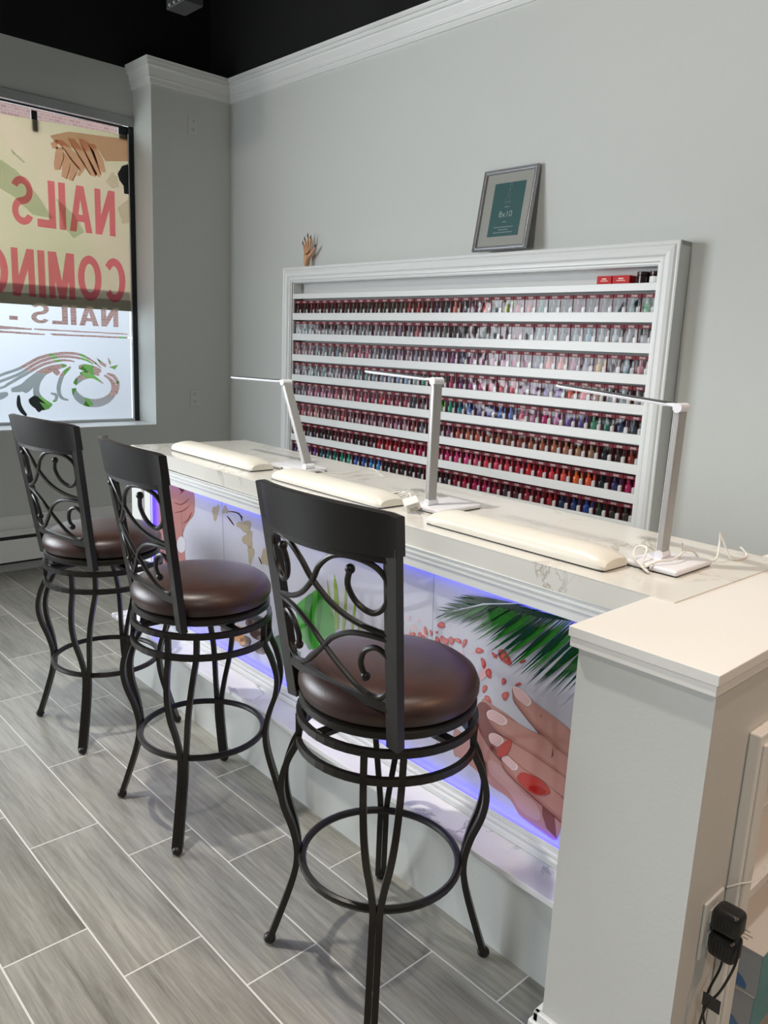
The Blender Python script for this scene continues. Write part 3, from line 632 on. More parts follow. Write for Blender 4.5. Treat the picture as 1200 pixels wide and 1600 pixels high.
for i in range(15):
    s = i / 14; bu = 712 + s * 190; bv = 953 - 12 * math.sin(min(1, s * 2) * PI / 2) + max(0, s - .5) * 60
    ang = math.radians(184 + 8 * s + rn.uniform(-3, 3)); ln = 30 + 62 * min(1, s * 1.8)
    eu, ev = bu + math.cos(ang) * ln, bv + math.sin(ang) * ln; wd = 1.4 + 2.4 * min(1, s * 2)
    mu, mv = (bu + eu) / 2, (bv + ev) / 2 + 2; nx, ny = -math.sin(ang), math.cos(ang)
    LF[2 if i % 2 else 0].append([cp(bu, bv), cp(mu + nx * wd, mv + ny * wd), cp(eu, ev), cp(mu - nx * wd, mv - ny * wd)])
for i, (l, g) in enumerate(zip(LF, (G1, G2, G3))): art('printed_palm_frond', l, g, 4 + i * 8)
art('printed_palm_rib', [[cp(700, 957), cp(760, 941), cp(835, 940), cp(835, 942), cp(760, 943.5)]], pm('rib', 'b6c0c8'), 30)
# bamboo leaves and grass (middle)
def H3(pts): return R(6.316, 430, 840, pts)
art('printed_broad_leaf', [H3(smoothpoly([(205, 700), (260, 620), (340, 560), (420, 515), (500, 610), (560, 720), (600, 860), (560, 1010), (440, 1110), (330, 1080), (250, 960)]))], pm('leaf', '3f9a2e'), 1)
art('printed_leaf_band', [H3(smoothpoly([(300, 600), (380, 560), (350, 760), (360, 1080), (310, 1060), (290, 800)])), H3([(420, 520), (470, 600), (430, 1000), (410, 1000)])], pm('leaf_d', '2b7a22'), 2)
art('printed_grass_blade', [H3([(582, 350), (612, 480), (630, 660), (628, 900), (590, 900), (582, 620)]), H3([(692, 450), (708, 560), (700, 800), (665, 1010), (660, 900), (684, 640)]), H3([(790, 590), (800, 660), (770, 900), (745, 1000), (760, 800)]), H3([(512, 400), (530, 500), (570, 700), (560, 760), (520, 560)]), H3([(825, 860), (832, 900), (815, 980), (806, 970)])], pm('blade', '86a83c'), 3)
art('printed_grass_tuft', [ell(444, 1010, 16, 26, 10, wob=.2), ell(455, 1030, 14, 20, 0, wob=.2)], pm('tuft', '5a7160'), 1)
# orchid branch, stones, far hand
def HA(pts): return R(4.615, 220, 740, pts)
art('printed_hand', [HA(smoothpoly([(70, 190), (110, 130), (225, 72), (300, 86), (380, 125), (386, 280), (350, 340), (315, 395), (300, 460), (318, 560), (310, 680), (170, 700), (130, 560), (95, 400)]))], pm('skin_far', 'ad7a76'), 1)
art('printed_hand_crease', [R(1, 0, 0, []) or line_px([(272, 785), (284, 788), (296, 779)], .9), line_px([(273, 801), (286, 798), (297, 789)], .8), line_px([(276, 761), (288, 764), (281, 772)], .8), line_px([(286, 818), (294, 812), (300, 800)], .8), line_px([(254, 860), (257, 872), (262, 884)], 1)], pm('crease', '7d3f3c'), 2)
art('printed_towel', [ell(283.5, 851, 7, 13), ell(258, 895, 22, 6, -12)], pm('towel', 'c9c7cf'), 2)
art('printed_orchid', [ell(337, 800, 5, 12, 10, wob=.3), ell(352, 797, 5, 6, 0, wob=.3), ell(382, 822, 11, 9, 20, wob=.3), ell(388, 843, 8, 13, 0, wob=.3), ell(392, 866, 5, 14, 0, wob=.3), ell(414, 872, 6, 13, -8, wob=.3), ell(428, 905, 4, 10, -8, wob=.3)], pm('orchid', 'a99d86'), 1)
art('printed_twig', [line_px([(357, 799), (370, 801), (380, 809)], .9), line_px([(355, 806), (361, 814), (366, 821)], 1), line_px([(373, 801), (377, 808), (378, 814)], .8), line_px([(404, 870), (407, 876), (409, 882)], .8), line_px([(432, 916), (435, 924), (437, 931)], .8)], pm('twig', '3a2327'), 2)
art('printed_stones', [ell(396, 975, 13, 9, 20), ell(404, 990, 15, 10, 25), ell(407, 1013, 12, 9, 30), ell(360, 985, 16, 10, 20), ell(383, 1002, 10, 9, 20)], pm('stone', '55423f'), 1)
art('printed_amber_flower', [ell(371, 984, 12, 6, 0), ell(372, 996, 11, 7, 15), ell(379, 1002, 5, 6, 0)], pm('amber', 'c98a4a'), 2)
art('panel_seam', [[cp(346, 778), cp(346.7, 778), cp(356, 1000), cp(355.3, 1000)], [cp(678, 892), cp(678.9, 892), cp(672, 1140), cp(671.2, 1140)]], pm('seam', '8f92a8'), .5)

# worktop
def WT(name, m):
    bm = B(); q = [(1.668, -1.541), (4.180, -1.603), (4.180, -1.060), (1.717, -.985)]
    prism(bm, q, .925, .9768)
    prism(bm, [(1.668, -1.541), (4.222, -1.604), (4.236, -1.058), (1.717, -.985)], .9768, H, .0008)
    return fin(name, bm, m)
tag(WT('quartz_countertop', M_QUARTZ), 'long cream quartz worktop with fine veins on the manicure bar', 'countertop')

# footrest step
st = counter_thing('footrest_step', 'low footrest step with white marble top along the counter base', 'step')
prism_pts = [(-2.46, -.178), (XR, -.170), (XR, yF + .004), (-2.46, yF + .004)]
bm = prism(B(), prism_pts, .238, .256, .0025); fin('marble_slab', bm, M_MARBLE, st)
bm = B(); box(bm, -2.44, XR, -.140, yF + .004, 0, .238); fin('riser', bm, M_WALL, st)
bm = B(); box(bm, -2.435, -2.40, -.150, -.140, 0, .238, .003); fin('corner_trim', bm, M_WHITE, st)

# half wall with cap at the near end
bm = B(); box(bm, 4.180, 4.437, -1.872, -1.664, 0, .938); box(bm, 4.180, 4.215, -1.664, -.40, 0, .938); box(bm, 4.215, 4.437, -1.664, -.40, .765, .938); box(bm, 4.215, 4.437, -1.664, -.40, 0, .095); box(bm, 4.215, 4.437, -.60, -.40, .095, .765)
struct(fin('wall_half', bm, mat('half_wall_paint', (0.59, 0.59, 0.565), .45, bump=.15, bscale=120)))
bm = B(); box(bm, 4.166, 4.446, -1.890, -.40, .9575, .977, .0015); box(bm, 4.169, 4.443, -1.887, -.40, .938, .9573, .0015)
struct(fin('trim_cap', bm, M_CAP))
bm = B(); box(bm, 4.166, 4.45, -1.885, -1.872, 0, .148, .003); box(bm, 4.160, 4.45, -1.893, -1.872, 0, .128, .004); box(bm, 4.166, 4.180, -1.885, -1.722, 0, .148, .003); struct(fin('baseboard_half', bm, M_WHITE))

# built-in shelf on the inner side of the half wall
sh = thing('built_in_shelf', 'white framed built-in shelf on the room side of the half wall', 'shelf', (4.437, -1.71, 0))
bm = B(); box(bm, 0.0003, .022, 0, .046, .0, .82, .003); box(bm, 0.0003, .022, .046, 1.11, .766, .82, .003); box(bm, 0.0003, .022, 1.11, 1.16, .0, .82, .003); box(bm, .022, .028, .012, .046, .0, .80, .002); box(bm, .022, .028, .046, 1.11, .766, .80, .002); fin('casing', bm, M_CAP, sh)
for z in (.415, .60):
    bm = B(); box(bm, -.215, .0, .0475, 1.108, z, z + .022, .002); fin('shelf_board', bm, M_CAP, sh)
M_SHB = mat('shelf_back', (0.66, 0.60, 0.48), .5)
bm = B(); box(bm, -.2215, -.217, .0475, 1.108, .0955, .764); fin('back_panel', bm, M_SHB, sh)

# boxes stacked in front of the shelf
M_BXG = mat('carton_grey', (0.42, 0.45, 0.49), .45); M_BXW = mat('carton_lid', (0.70, 0.66, 0.62), .5); M_TEAL = mat('carton_teal', (0.12, 0.32, 0.34), .45); M_BLUE = mat('carton_blue', (0.10, 0.22, 0.45), .4)
def carton(z, dx, label):
    c = thing('nail_lamp_box', label, 'box', (4.472 + dx, -1.555, z)); X0, X1, Y0, Y1, Z1 = -.20, 0.0, 0.0, .24, .098
    fin('carton', box(B(), X0, X1, Y0, Y1, 0, Z1, .001), M_BXG, c)
    fin('lid', box(B(), X0 - .001, X1 + .001, Y0 - .0012, Y1 + .001, Z1, Z1 + .0020), M_BXW, c)
    fin('side_panel', box(B(), X1, X1 + .001, Y0, Y1, .001, Z1), M_TEAL, c)
    fin('logo_patch', box(B(), X0 + .128, X0 + .138, Y0 - .0010, Y0, .055, .066), mat('logo_navy', (0.02, 0.025, 0.12), .4), c)
    bm = B(); v = [bm.verts.new((X0 + .110 + a, Y0 - .0012, b)) for a, b in ((0, .006), (.068, .006), (.068, .018), (.058, .030), (.035, .040), (0, .046))]; bm.faces.new(v); fin('printed_lamp', bm, M_BLUE, c)
    for k, (a, b) in enumerate(((.02, .05), (.032, .055), (.044, .045))): fin('printed_text', box(B(), X0 + .13, X0 + .13 + b - .02, a, a + .004, Z1 + .0020, Z1 + .0023), mat('faint_print', (.3, .27, .25), .5), c)
    return c
carton(.0955, -.004, 'lower grey nail lamp box in the half wall shelf')
carton(.1960, 0, 'upper grey nail lamp box with pale lid in the half wall shelf')

# outlet with two black adapters on the inner face
oo = thing('wall_outlet', 'white outlet plate carrying two black adapters low on the half wall', 'outlet', (4.437, -1.765, .462))
fin('plate', box(B(), 0, .006, -.037, .037, -.058, .058, .003), M_OUTLET, oo)
for dz in (-.024, .024): fin('socket', box(B(), .005, .008, -.016, .016, dz - .014, dz + .014, .002), M_OUTLET, oo)
def adapter(z, label, dirz):
    a = thing('power_adapter', label, 'power adapter', (4.4455, -1.765, z))
    bm = B(); box(bm, 0, .050, -.022, .022, -.024, .024, .012, 3); fin('body', bm, M_BLACKP, a, smooth=True)
    bm = B()
    for k in range(5): box(bm, .012 + k * .006, .014 + k * .006, -.0232, -.0215, -.012, .012)
    fin('grip_ribs', bm, M_DARK, a)
    return a
adapter(.488, 'upper black power adapter plugged into the half wall outlet', 1)
adapter(.437, 'lower black power adapter plugged into the half wall outlet', -1)
bm = tube(B(), cat([(4.470, -1.765, .412), (4.468, -1.768, .385), (4.462, -1.790, .345), (4.462, -1.795, .30), (4.47, -1.775, .25), (4.48, -1.74, .19), (4.50, -1.70, .12), (4.52, -1.66, .02)], 8), .0022)
tag(fin('adapter_cable', bm, M_CABLEB, smooth=True), 'black cable hanging from the lower adapter down to the right', 'cable')
bm = tube(B(), cat([(4.497, -1.770, .470), (4.500, -1.79, .43), (4.485, -1.795, .37), (4.465, -1.80, .32), (4.458, -1.805, .25), (4.45, -1.83, .15), (4.448, -1.86, .04)], 8), .0022)
cab = tag(fin('adapter_cable', bm, M_CABLEB, smooth=True), 'black cable hanging from the upper adapter with a black paper flag', 'cable')
fin('cable_flag', box(B(), 4.458, 4.490, -1.800, -1.799, .325, .352), mat('flag', (0.03, 0.03, 0.03), .4), cab)
tag(fin('white_wire', tube(B(), cat([(4.446, -1.73, .523), (4.462, -1.722, .535), (4.486, -1.70, .55), (4.490, -1.66, .58)], 6), .0015), M_CABLE, smooth=True), 'thin white wire running up beside the outlet plate', 'wire')

# ------------------------------------------------------------ polish rack on the back wall
RK = thing('polish_display_rack', 'large white framed wall rack with eight shelves of boxed nail polish', 'display rack', (3.345, 0, 1.90))
RK.rotation_euler = (0, -0.0052, 0)
RW = 2.598; D = .078
OX0, OX1, OZ1, OZ0 = -RW + .096, -.087, -.092, -1.185   # opening, rack frame (origin top right at wall)
def rk(name, bm, m): return fin(name, bm, m, RK)
rk('back_panel', box(B(), -RW + .01, -.01, -.008, 0, -1.26, -.01), mat('rack_back', (0.62, 0.62, 0.61), .6))
bm = B(); box(bm, -RW, -RW + .02, -D, 0, -1.27, 0, .002); rk('side_panel', bm, M_WHITE)
bm = B(); box(bm, -.02, 0, -D, 0, -1.27, 0, .002); rk('side_panel', bm, M_WHITE)
bm = B(); box(bm, OX0 - .018, OX0, -D + .004, -.008, -1.26, -.02); rk('inner_side', bm, M_WHITE)
bm = B(); box(bm, OX1, OX1 + .018, -D + .004, -.008, -1.26, -.02); rk('inner_side', bm, M_WHITE)
bm = B(); box(bm, -RW, 0, -D, 0, -.02, 0, .002); rk('top_panel', bm, M_WHITE)
bm = B(); box(bm, OX0, OX1, -D + .004, -.008, OZ1, OZ1 + .016); rk('header_board', bm, M_WHITE)
# mitred picture-frame moulding
wid = .087
PFM = [(0, 0), (0, .010), (-.006, .012), (-.012, .010), (-.020, .016), (-.036, .019), (-.052, .015), (-.060, .008), (-.066, .010), (-.076, .010), (-.080, .004), (-wid, .004), (-wid, 0)]
pathf = [(0, -1.27), (0, 0), (-RW, 0), (-RW, -1.27)]
bm = sweep(B(), pathf, [(a, D + b) for a, b in PFM], (1, 0, 0), (0, 0, 1), (0, -1, 0), False)
rk('frame_moulding', bm, M_WHITE)
# shelves: lip tops relative to rack top
LIP = [1.744, 1.630, 1.508, 1.383, 1.260, 1.137, 1.012, .889, .767]
for i, z in enumerate(LIP):
    zt = z - 1.90; hgt = .030 if i == 0 else .041
    bm = B(); box(bm, OX0, OX1, -D - .002, -D + .010, zt - hgt, zt, .0015); box(bm, OX0, OX1, -D + .010, -.008, zt - .016, zt - .006)
    rk('shelf', bm, M_WHITE)

# polish duo boxes ------------------------------------------------
BW, BH, BD = .0630, .0790, .034
M_BLAB = mat('bottle_white', (0.80, 0.80, 0.80), .3)
def polish_proto():
    t = thing('polish_duo_box', '', 'nail polish box')
    bm = B(); box(bm, -BW / 2, BW / 2, -.0012, 0, 0, BH); box(bm, -BW / 2, BW / 2, -BD, 0, 0, .0012)
    box(bm, -BW / 2, -BW / 2 + .0008, -BD, 0, 0, BH); box(bm, BW / 2 - .0008, BW / 2, -BD, 0, 0, BH)
    box(bm, -BW / 2, BW / 2, -BD, -BD + .0009, BH - .016, BH); box(bm, -BW / 2, BW / 2, -BD, 0, BH - .001, BH)
    ch = [fin('carton', bm, M_MAROON, t)]
    bm = lathe(B(), [(.0, .0), (.0135, .0), (.0145, .003), (.0145, .030), (.011, .036), (.0065, .038), (.0065, .040), (.0075, .040), (.0068, .062), (.0, .062)], 12, (-.014, -.0165, .0013))
    ch.append(fin('colour_bottle', bm, M_POLISH, t, smooth=True))
    bm = lathe(B(), [(.0, .0), (.0115, .0), (.012, .002), (.012, .024), (.006, .029), (.0, .029)], 12, (.0165, -.0185, .0013))
    ch.append(fin('white_bottle', bm, M_BLAB, t, smooth=True))
    bm = lathe(B(), [(.0, .0), (.0058, .0), (.005, .026), (.0, .026)], 10, (.0165, -.0185, .0303))
    ch.append(fin('bottle_cap', bm, M_POLISH, t, smooth=True))
    bm = B(); box(bm, -BW / 2 + .0012, BW / 2 - .0012, -BD + .0001, -BD + .0005, .0012, BH - .016)
    ch.append(fin('clear_window', bm, M_CLEAR, t))
    me = text_obj('header_lettering', 'DND', M_PRWHITE, .026, .009, 0)
    o = link('header_lettering', me, t, (-.013, -BD - .0003, BH - .0125), (PI / 2, 0, 0)); ch.append(o)
    return t, ch
ROWS = [
 '2b2a2c:2 5a3338:3 34343a:2 3a3338:2 2c3034:2 553338 333538:2 5a4a4c a3283c:2 6b2038 5c2350 7a2f63 4f4c50 e0796a 5a3a52 7c3a5a d8414a 2e3836 a9b526 a8353c b23a44 1f6f60 28363a 34363a 6a1730 3a2028 5a3a40 4c6068 3c7078 3f9a62 3a86a4',
 '9aa4a6:3 b09aa0 9ba0a4:3 a8a4a6:2 8a8c90:2 a89aa4 8c8890 b49aa2 94708a a09aa8 c8707c a29aa0:2 86827f 4a3c44 2b282c 5a2030 3a3a3c 303438 6a2438 8a4a4a 44343c 6f8488 9aa4a8 6a7078 8a9a9e 74a0b0 9a9a98 a3b0b6 b0aeb2 9c9ca0',
 'b8646c b88890:2 8a8c92:3 7f8c96 b59480 c75a78 d8708c d4607c a8a0b0 9a94a8 80788c c0a0b4 c098a8 a090a4 a890a0 b09cb4 b8a4c0 984a88 5a4a78 c088ac 983a68 9a3c70 a84a80 a43c74 96386e 54546e e0706a e88080 b8688c 9a94a8 c89a3c 8c8088 7a98a4 d89ca8',
 'a09498:2 9ab0a8:2 8aa4a0 a89ca8:2 c4a8b4 a8a0b0 9ab8b4 8ca8a8 90a0b0:2 a8b4c8 88a0c4 8cb0d4 a8b8b8 2a8a64 1d7a4c 2c6a50 b8285c 7a2a6c a44a84 c0487c e0789c d85068 e0607c 8c3c78 94508c 6a4494 7a50a0 e86a50 e4586c d0b4a8 a0a0a8 8a949c a49c9c',
 '706c74 a8a0a8 e0a0b8 e07c9c e090b4 d87ca4 e06c84 f0b0b0 e08090 c82c5c c42c60 a82454 d83440 b82448 b03054 b02440 3c3c48 7a5a68 8a4c44 6cc048 2c9c7c 187c94 3468b8 6c5c98 5c5ca4 3c64b8 3458ac c83468 b05488 c82878 b858a0 6c449c 4c3488 4c9474 2c6c60 284068 3c4454',
 '989498 e06878 e08890 e8a494 c87884 b87078 b0787c d8545c a87c88 b08890 a87084 a8788c a88090 b07088 bc7c9c c89cb0 a85c60 808890 7c7480 785c70 8c5870 b85c50 c46c50 c45c40 9c4c38 a45c48 8c5c48 9c5440 a46048 ac6450 b8704c b87c64 a87c60 a08068 1c1c24 3c2424 8c3424',
 '6c2430 8c2838 54585c 303034 2c2c30 2f3034 6a3444 80384c 7c3448 2c2c34 303034 54303c b81c34 c81c30 a81828 b01838 c01c4c b81c5c c82868 c42464 d42c78 e04888 e85090 e05078 e0485c e04468 d83c54 c82848 d82838 c81c30 e03848 e85850 e86c2c e86038 202430 342c68 b82464',
 '583078 6c48a0 7c4cac 8c4ca8 186478 1c8088 188870 20a08c 34b494 3464b4 2468b4 2c84c8 3490d0 1c2428 202428 28282c 302c30 3c3438 302c30 343038 30343c 8c1c38 b01c44 b4205c b02058 981840 482c3c 501c2c 9c2038 88182c a81c28 1c2c50 203c78 2048a0 24342c 342c28 3c3430']
def parse(r):
    out = []
    for tok in r.split():
        h, _, k = tok.partition(':'); out += [h] * (int(k) if k else 1)
    n = 37; return [out[min(len(out) - 1, int(i * len(out) / n))] for i in range(n)] if len(out) != n else out
ORD = ['leftmost', 'second', 'third', 'fourth', 'fifth', 'sixth', 'seventh', 'eighth', 'ninth', 'tenth', 'eleventh', 'twelfth', 'thirteenth', 'fourteenth', 'fifteenth', 'sixteenth', 'seventeenth', 'eighteenth', 'nineteenth', 'twentieth']
def ordr(i, n):
    if i < 19: return 'leftmost' if i == 0 else ORD[i] + ' from the left'
    j = n - 1 - i
    return 'rightmost' if j == 0 else ORD[j] + ' from the right'
SHN = ['top', 'second', 'third', 'fourth', 'fifth', 'sixth', 'seventh', 'lowest']
def cname(h):
    r, g, b = [int(h[i:i + 2], 16) for i in (0, 2, 4)]; mx, mn = max(r, g, b), min(r, g, b)
    if mx < 72: return 'near black'
    if mx - mn < 26: return 'silvery grey' if mx > 130 else 'dark grey'
    import colorsys
    hh, s, v = colorsys.rgb_to_hsv(r / 255, g / 255, b / 255); hh *= 360
    base_ = 'red' if hh < 12 or hh > 350 else 'orange' if hh < 38 else 'yellow' if hh < 65 else 'green' if hh < 160 else 'teal' if hh < 195 else 'blue' if hh < 250 else 'purple' if hh < 300 else 'pink'
    if base_ == 'orange' and v < .75: base_ = 'brown'
    if base_ == 'red' and s < .45: base_ = 'dusty rose'
    return ('deep ' if v < .5 else 'pale ' if s < .3 else '') + base_
pt, pch = polish_proto()
first = True; rj = random.Random(11)
rkm = Matrix.Translation((3.345, 0, 1.90)) @ Euler((0, -0.0052, 0)).to_matrix().to_4x4()
PITCH = (OX1 - OX0 - .004) / 37
for r_, row in enumerate(ROWS):
    cols = parse(row)
    zt = LIP[r_ + 1] - 1.90 - .006
    for i, hx in enumerate(cols):
        lp = Vector((OX0 + .002 + PITCH * (i + .5), -D + .047 + .0 + rj.uniform(-.0015, .0015), zt + .0003))
        if first: root, kids = pt, pch; first = False
        else:
            root = pt.copy(); COL.objects.link(root); kids = []
            for ch in pch:
                c = ch.copy(); c.parent = root; COL.objects.link(c); kids.append(c)
        root.matrix_world = rkm @ Matrix.Translation(lp)
        cc_ = rgb(hx)
        for c in kids:
            if c.name.startswith(('colour_bottle', 'bottle_cap')): c.color = (*cc_, 1)
        root['label'] = '%s nail polish duo box, %s on the %s polish shelf' % (cname(hx), ordr(i, 37), SHN[r_])
        root['category'] = 'nail polish box'; root['group'] = 'boxed nail polish duos on the %s polish shelf' % SHN[r_]

# things on the top shelf of the rack
def on_rack(x, y, z): return rkm @ Vector((x - 3.345, y, z - 1.90))
ZT0 = 1.744 - .006
def redbox(x0, x1, label):
    t = thing('red_box', label, 'box', on_rack((x0 + x1) / 2, -.034, ZT0 + .0002)); w2_ = (x1 - x0) / 2
    fin('carton', box(B(), -w2_, w2_, -.028, .022, 0, .040, .0015), M_RED, t)
    bm = B(); box(bm, -w2_ * .5, w2_ * .5, -.0286, -.028, .018, .021); box(bm, -w2_ * .3, w2_ * .3, -.0286, -.028, .025, .030); fin('printed_text', bm, mat('gold_print', (0.8, 0.5, 0.4), .4), t)
redbox(2.972, 3.042, 'left flat red box on the top shelf of the rack'); redbox(3.046, 3.126, 'right flat red box on the top shelf of the rack')
def jar(x, lab, label, r=.0245):
    t = thing('powder_jar', label, 'jar', on_rack(x, -.036, ZT0 + .0002))
    fin('jar_body', lathe(B(), [(0, 0), (r - .002, 0), (r, .002), (r, .036), (r - .003, .039), (0, .039)], 24), mat('jar_dark', (0.02, 0.008, 0.01), .2), t, smooth=True)
    fin('jar_lid', lathe(B(), [(0, 0), (r + .001, 0), (r + .001, .012), (r - .001, .0135), (0, .0135)], 24, (0, 0, .0392)), mat('jar_lid', (0.03, 0.01, 0.012), .25), t, smooth=True)
    if lab:
        bm = B(); n = 10; v = []
        for i in range(n + 1):
            a = -PI / 2 - 1.3 + 2.2 * i / n; v.append((bm.verts.new(((r + .0004) * math.cos(a), (r + .0004) * math.sin(a), .008)), bm.verts.new(((r + .0004) * math.cos(a), (r + .0004) * math.sin(a), .032))))
        for a, b in zip(v, v[1:]): bm.faces.new((a[0], b[0], b[1], a[1]))
        fin('label', bm, M_PRWHITE, t)
jar(3.172, False, 'plain black lidded jar on the top rack shelf'); jar(3.228, True, 'dark jar with white label on the top rack shelf')

# ------------------------------------------------------------ picture frame leaning on the rack
ang = math.asin(.062 / .375)
fx = thing('picture_frame', 'silver picture frame with teal 8x10 card leaning on top of the rack', 'picture frame', (2.28, -.072, 1.9045))
fx.rotation_euler = (-ang, -.004, 0)
FW, FH = .315, .375
M_SILV = mat('frame_silver', (0.42, 0.42, 0.44), .3, .8)
bm = sweep(B(), [(0, 0), (0, FH), (FW, FH), (FW, 0)][::-1], [(0, 0), (0, .014), (-.005, .018), (-.012, .012), (-.016, .015), (-.021, .010), (-.021, 0)], (1, 0, 0), (0, 0, 1), (0, -1, 0), True); fin('frame_moulding', bm, M_SILV, fx)
fin('mat_board', box(B(), .016, FW - .016, -.006, -.002, .016, FH - .016), mat('mat_board', (0.42, 0.42, 0.38), .6), fx)
cx0, cx1, cz0, cz1 = .075, FW - .060, .065, FH - .065
card = fin('insert_card', box(B(), cx0, cx1, -.0072, -.006, cz0, cz1), mat('teal_card', (0.045, 0.13, 0.13), .5), fx)
M_CT = mat('card_print', (0.42, 0.5, 0.5), .5)
me = text_obj('card_lettering', '8x10', M_CT, .078, .028, 0); link('card_lettering', me, card, ((cx0 + cx1) / 2 - .039, -.0078, cz0 + .087), (PI / 2, 0, 0))
bm = B(); mx_ = (cx0 + cx1) / 2
def loopl(pts, r=.0008): tube(bm, [(a, -.0076, b) for a, b in pts], r, 5)
loopl([(mx_ + .006, cz0 + .245), (mx_, cz0 + .225), (mx_ + .004, cz0 + .215), (mx_ + .014, cz0 + .225), (mx_ + .006, cz0 + .245)])
loopl([(mx_ + .003, cz0 + .215), (mx_ - .006, cz0 + .192), (mx_ + .012, cz0 + .190), (mx_ + .004, cz0 + .214)])
loopl([(mx_ + .002, cz0 + .190), (mx_ - .016, cz0 + .160), (mx_ + .018, cz0 + .158), (mx_ + .004, cz0 + .190)])
loopl([(mx_ - .010, cz0 + .160), (mx_ - .016, cz0 + .152), (mx_ - .004, cz0 + .150), (mx_ + .004, cz0 + .157), (mx_ + .012, cz0 + .150), (mx_ + .018, cz0 + .156)])
fin('card_drawing', bm, M_CT, card)
bm = B()
for (a, b, z) in ((-.012, .016, .132), (-.010, .010, .063), (-.055, .055, .040), (-.028, .028, .028), (-.055, .055, .016)):
    k = a
    while k < b: box(bm, mx_ + k, mx_ + min(b, k + .009), -.0076, -.0072, cz0 + z, cz0 + z + .003); k += .0115
fin('card_small_print', bm, M_CT, card)
fin('glazing', box(B(), .018, FW - .018, -.0092, -.0088, .018, FH - .018), M_PGLASS, fx)

# ------------------------------------------------------------ mannequin hand (display)
def hand():
    t = thing('display_hand', 'tan mannequin hand with dark nails standing upright on the rack', 'mannequin hand', (.930, -.040, 1.9025 - .0125))
    V = []; E = []; Rr = []
    def add(p, r, parent=None):
        V.append(p); Rr.append(r); i = len(V) - 1
        if parent is not None: E.append((parent, i))
        return i
    w_ = add((-.004, 0, 0.0), .0215); a1 = add((-.005, 0, .035), .0200, w_); root = add((-.007, 0, .062), .0215, a1)
    pb = add((-.008, 0, .084), .0200, root)
    tips = []
    def finger(P, r0, r1):
        p = pb
        for i, q in enumerate(P): p = add(q, r0 + (r1 - r0) * i / (len(P) - 1), p)
        tips.append((Vector(P[-1]), (Vector(P[-1]) - Vector(P[-2])).normalized()))
    finger([(.014, 0, .096), (.021, 0, .122), (.026, 0, .146), (.031, 0, .166)], .0080, .0058)
    finger([(-.001, 0, .102), (.001, 0, .132), (.002, 0, .158), (.003, 0, .178)], .0082, .0060)
    finger([(-.016, .002, .098), (-.020, .001, .124), (-.023, -.001, .146), (-.023, -.003, .160)], .0078, .0056)
    finger([(-.029, .004, .090), (-.037, .003, .108), (-.041, .001, .124), (-.042, -.001, .136)], .0072, .0050)
    p = root
    for i, q in enumerate([(.020, .001, .064), (.040, .002, .080), (.058, .003, .098), (.072, .004, .116)]): p = add(q, .0120 - .0018 * i, p)
    tips.append((Vector((.072, .004, .116)), Vector((.012, .001, .017)).normalized()))
    me = bpy.data.meshes.new('hand_body'); me.from_pydata(V, E, []); me.update()
    o = link('hand_body', me, t); md = o.modifiers.new('skin', 'SKIN'); md.use_smooth_shade = True; sb = o.modifiers.new('sub', 'SUBSURF'); sb.levels = 2; sb.render_levels = 2
    for i, r in enumerate(Rr): me.skin_vertices[0].data[i].radius = (r, r * .75 if i < 4 else r)
    me.skin_vertices[0].data[2].use_root = True
    me.materials.append(mat('mannequin_skin', (0.62, 0.33, 0.17), .45, bump=.1))
    for tp, d in tips:
        bm = tube(B(), [tp - d * .004 + Vector((0, -.0035, 0)), tp + d * .008 + Vector((0, -.003, 0)), tp + d * .018 + Vector((0, -.001, 0))], lambda s: .0046 * (1 - s * .75), 8)
        fin('nail', bm, mat('dark_nail', (0.03, 0.012, 0.014), .2), t, smooth=True)
hand()

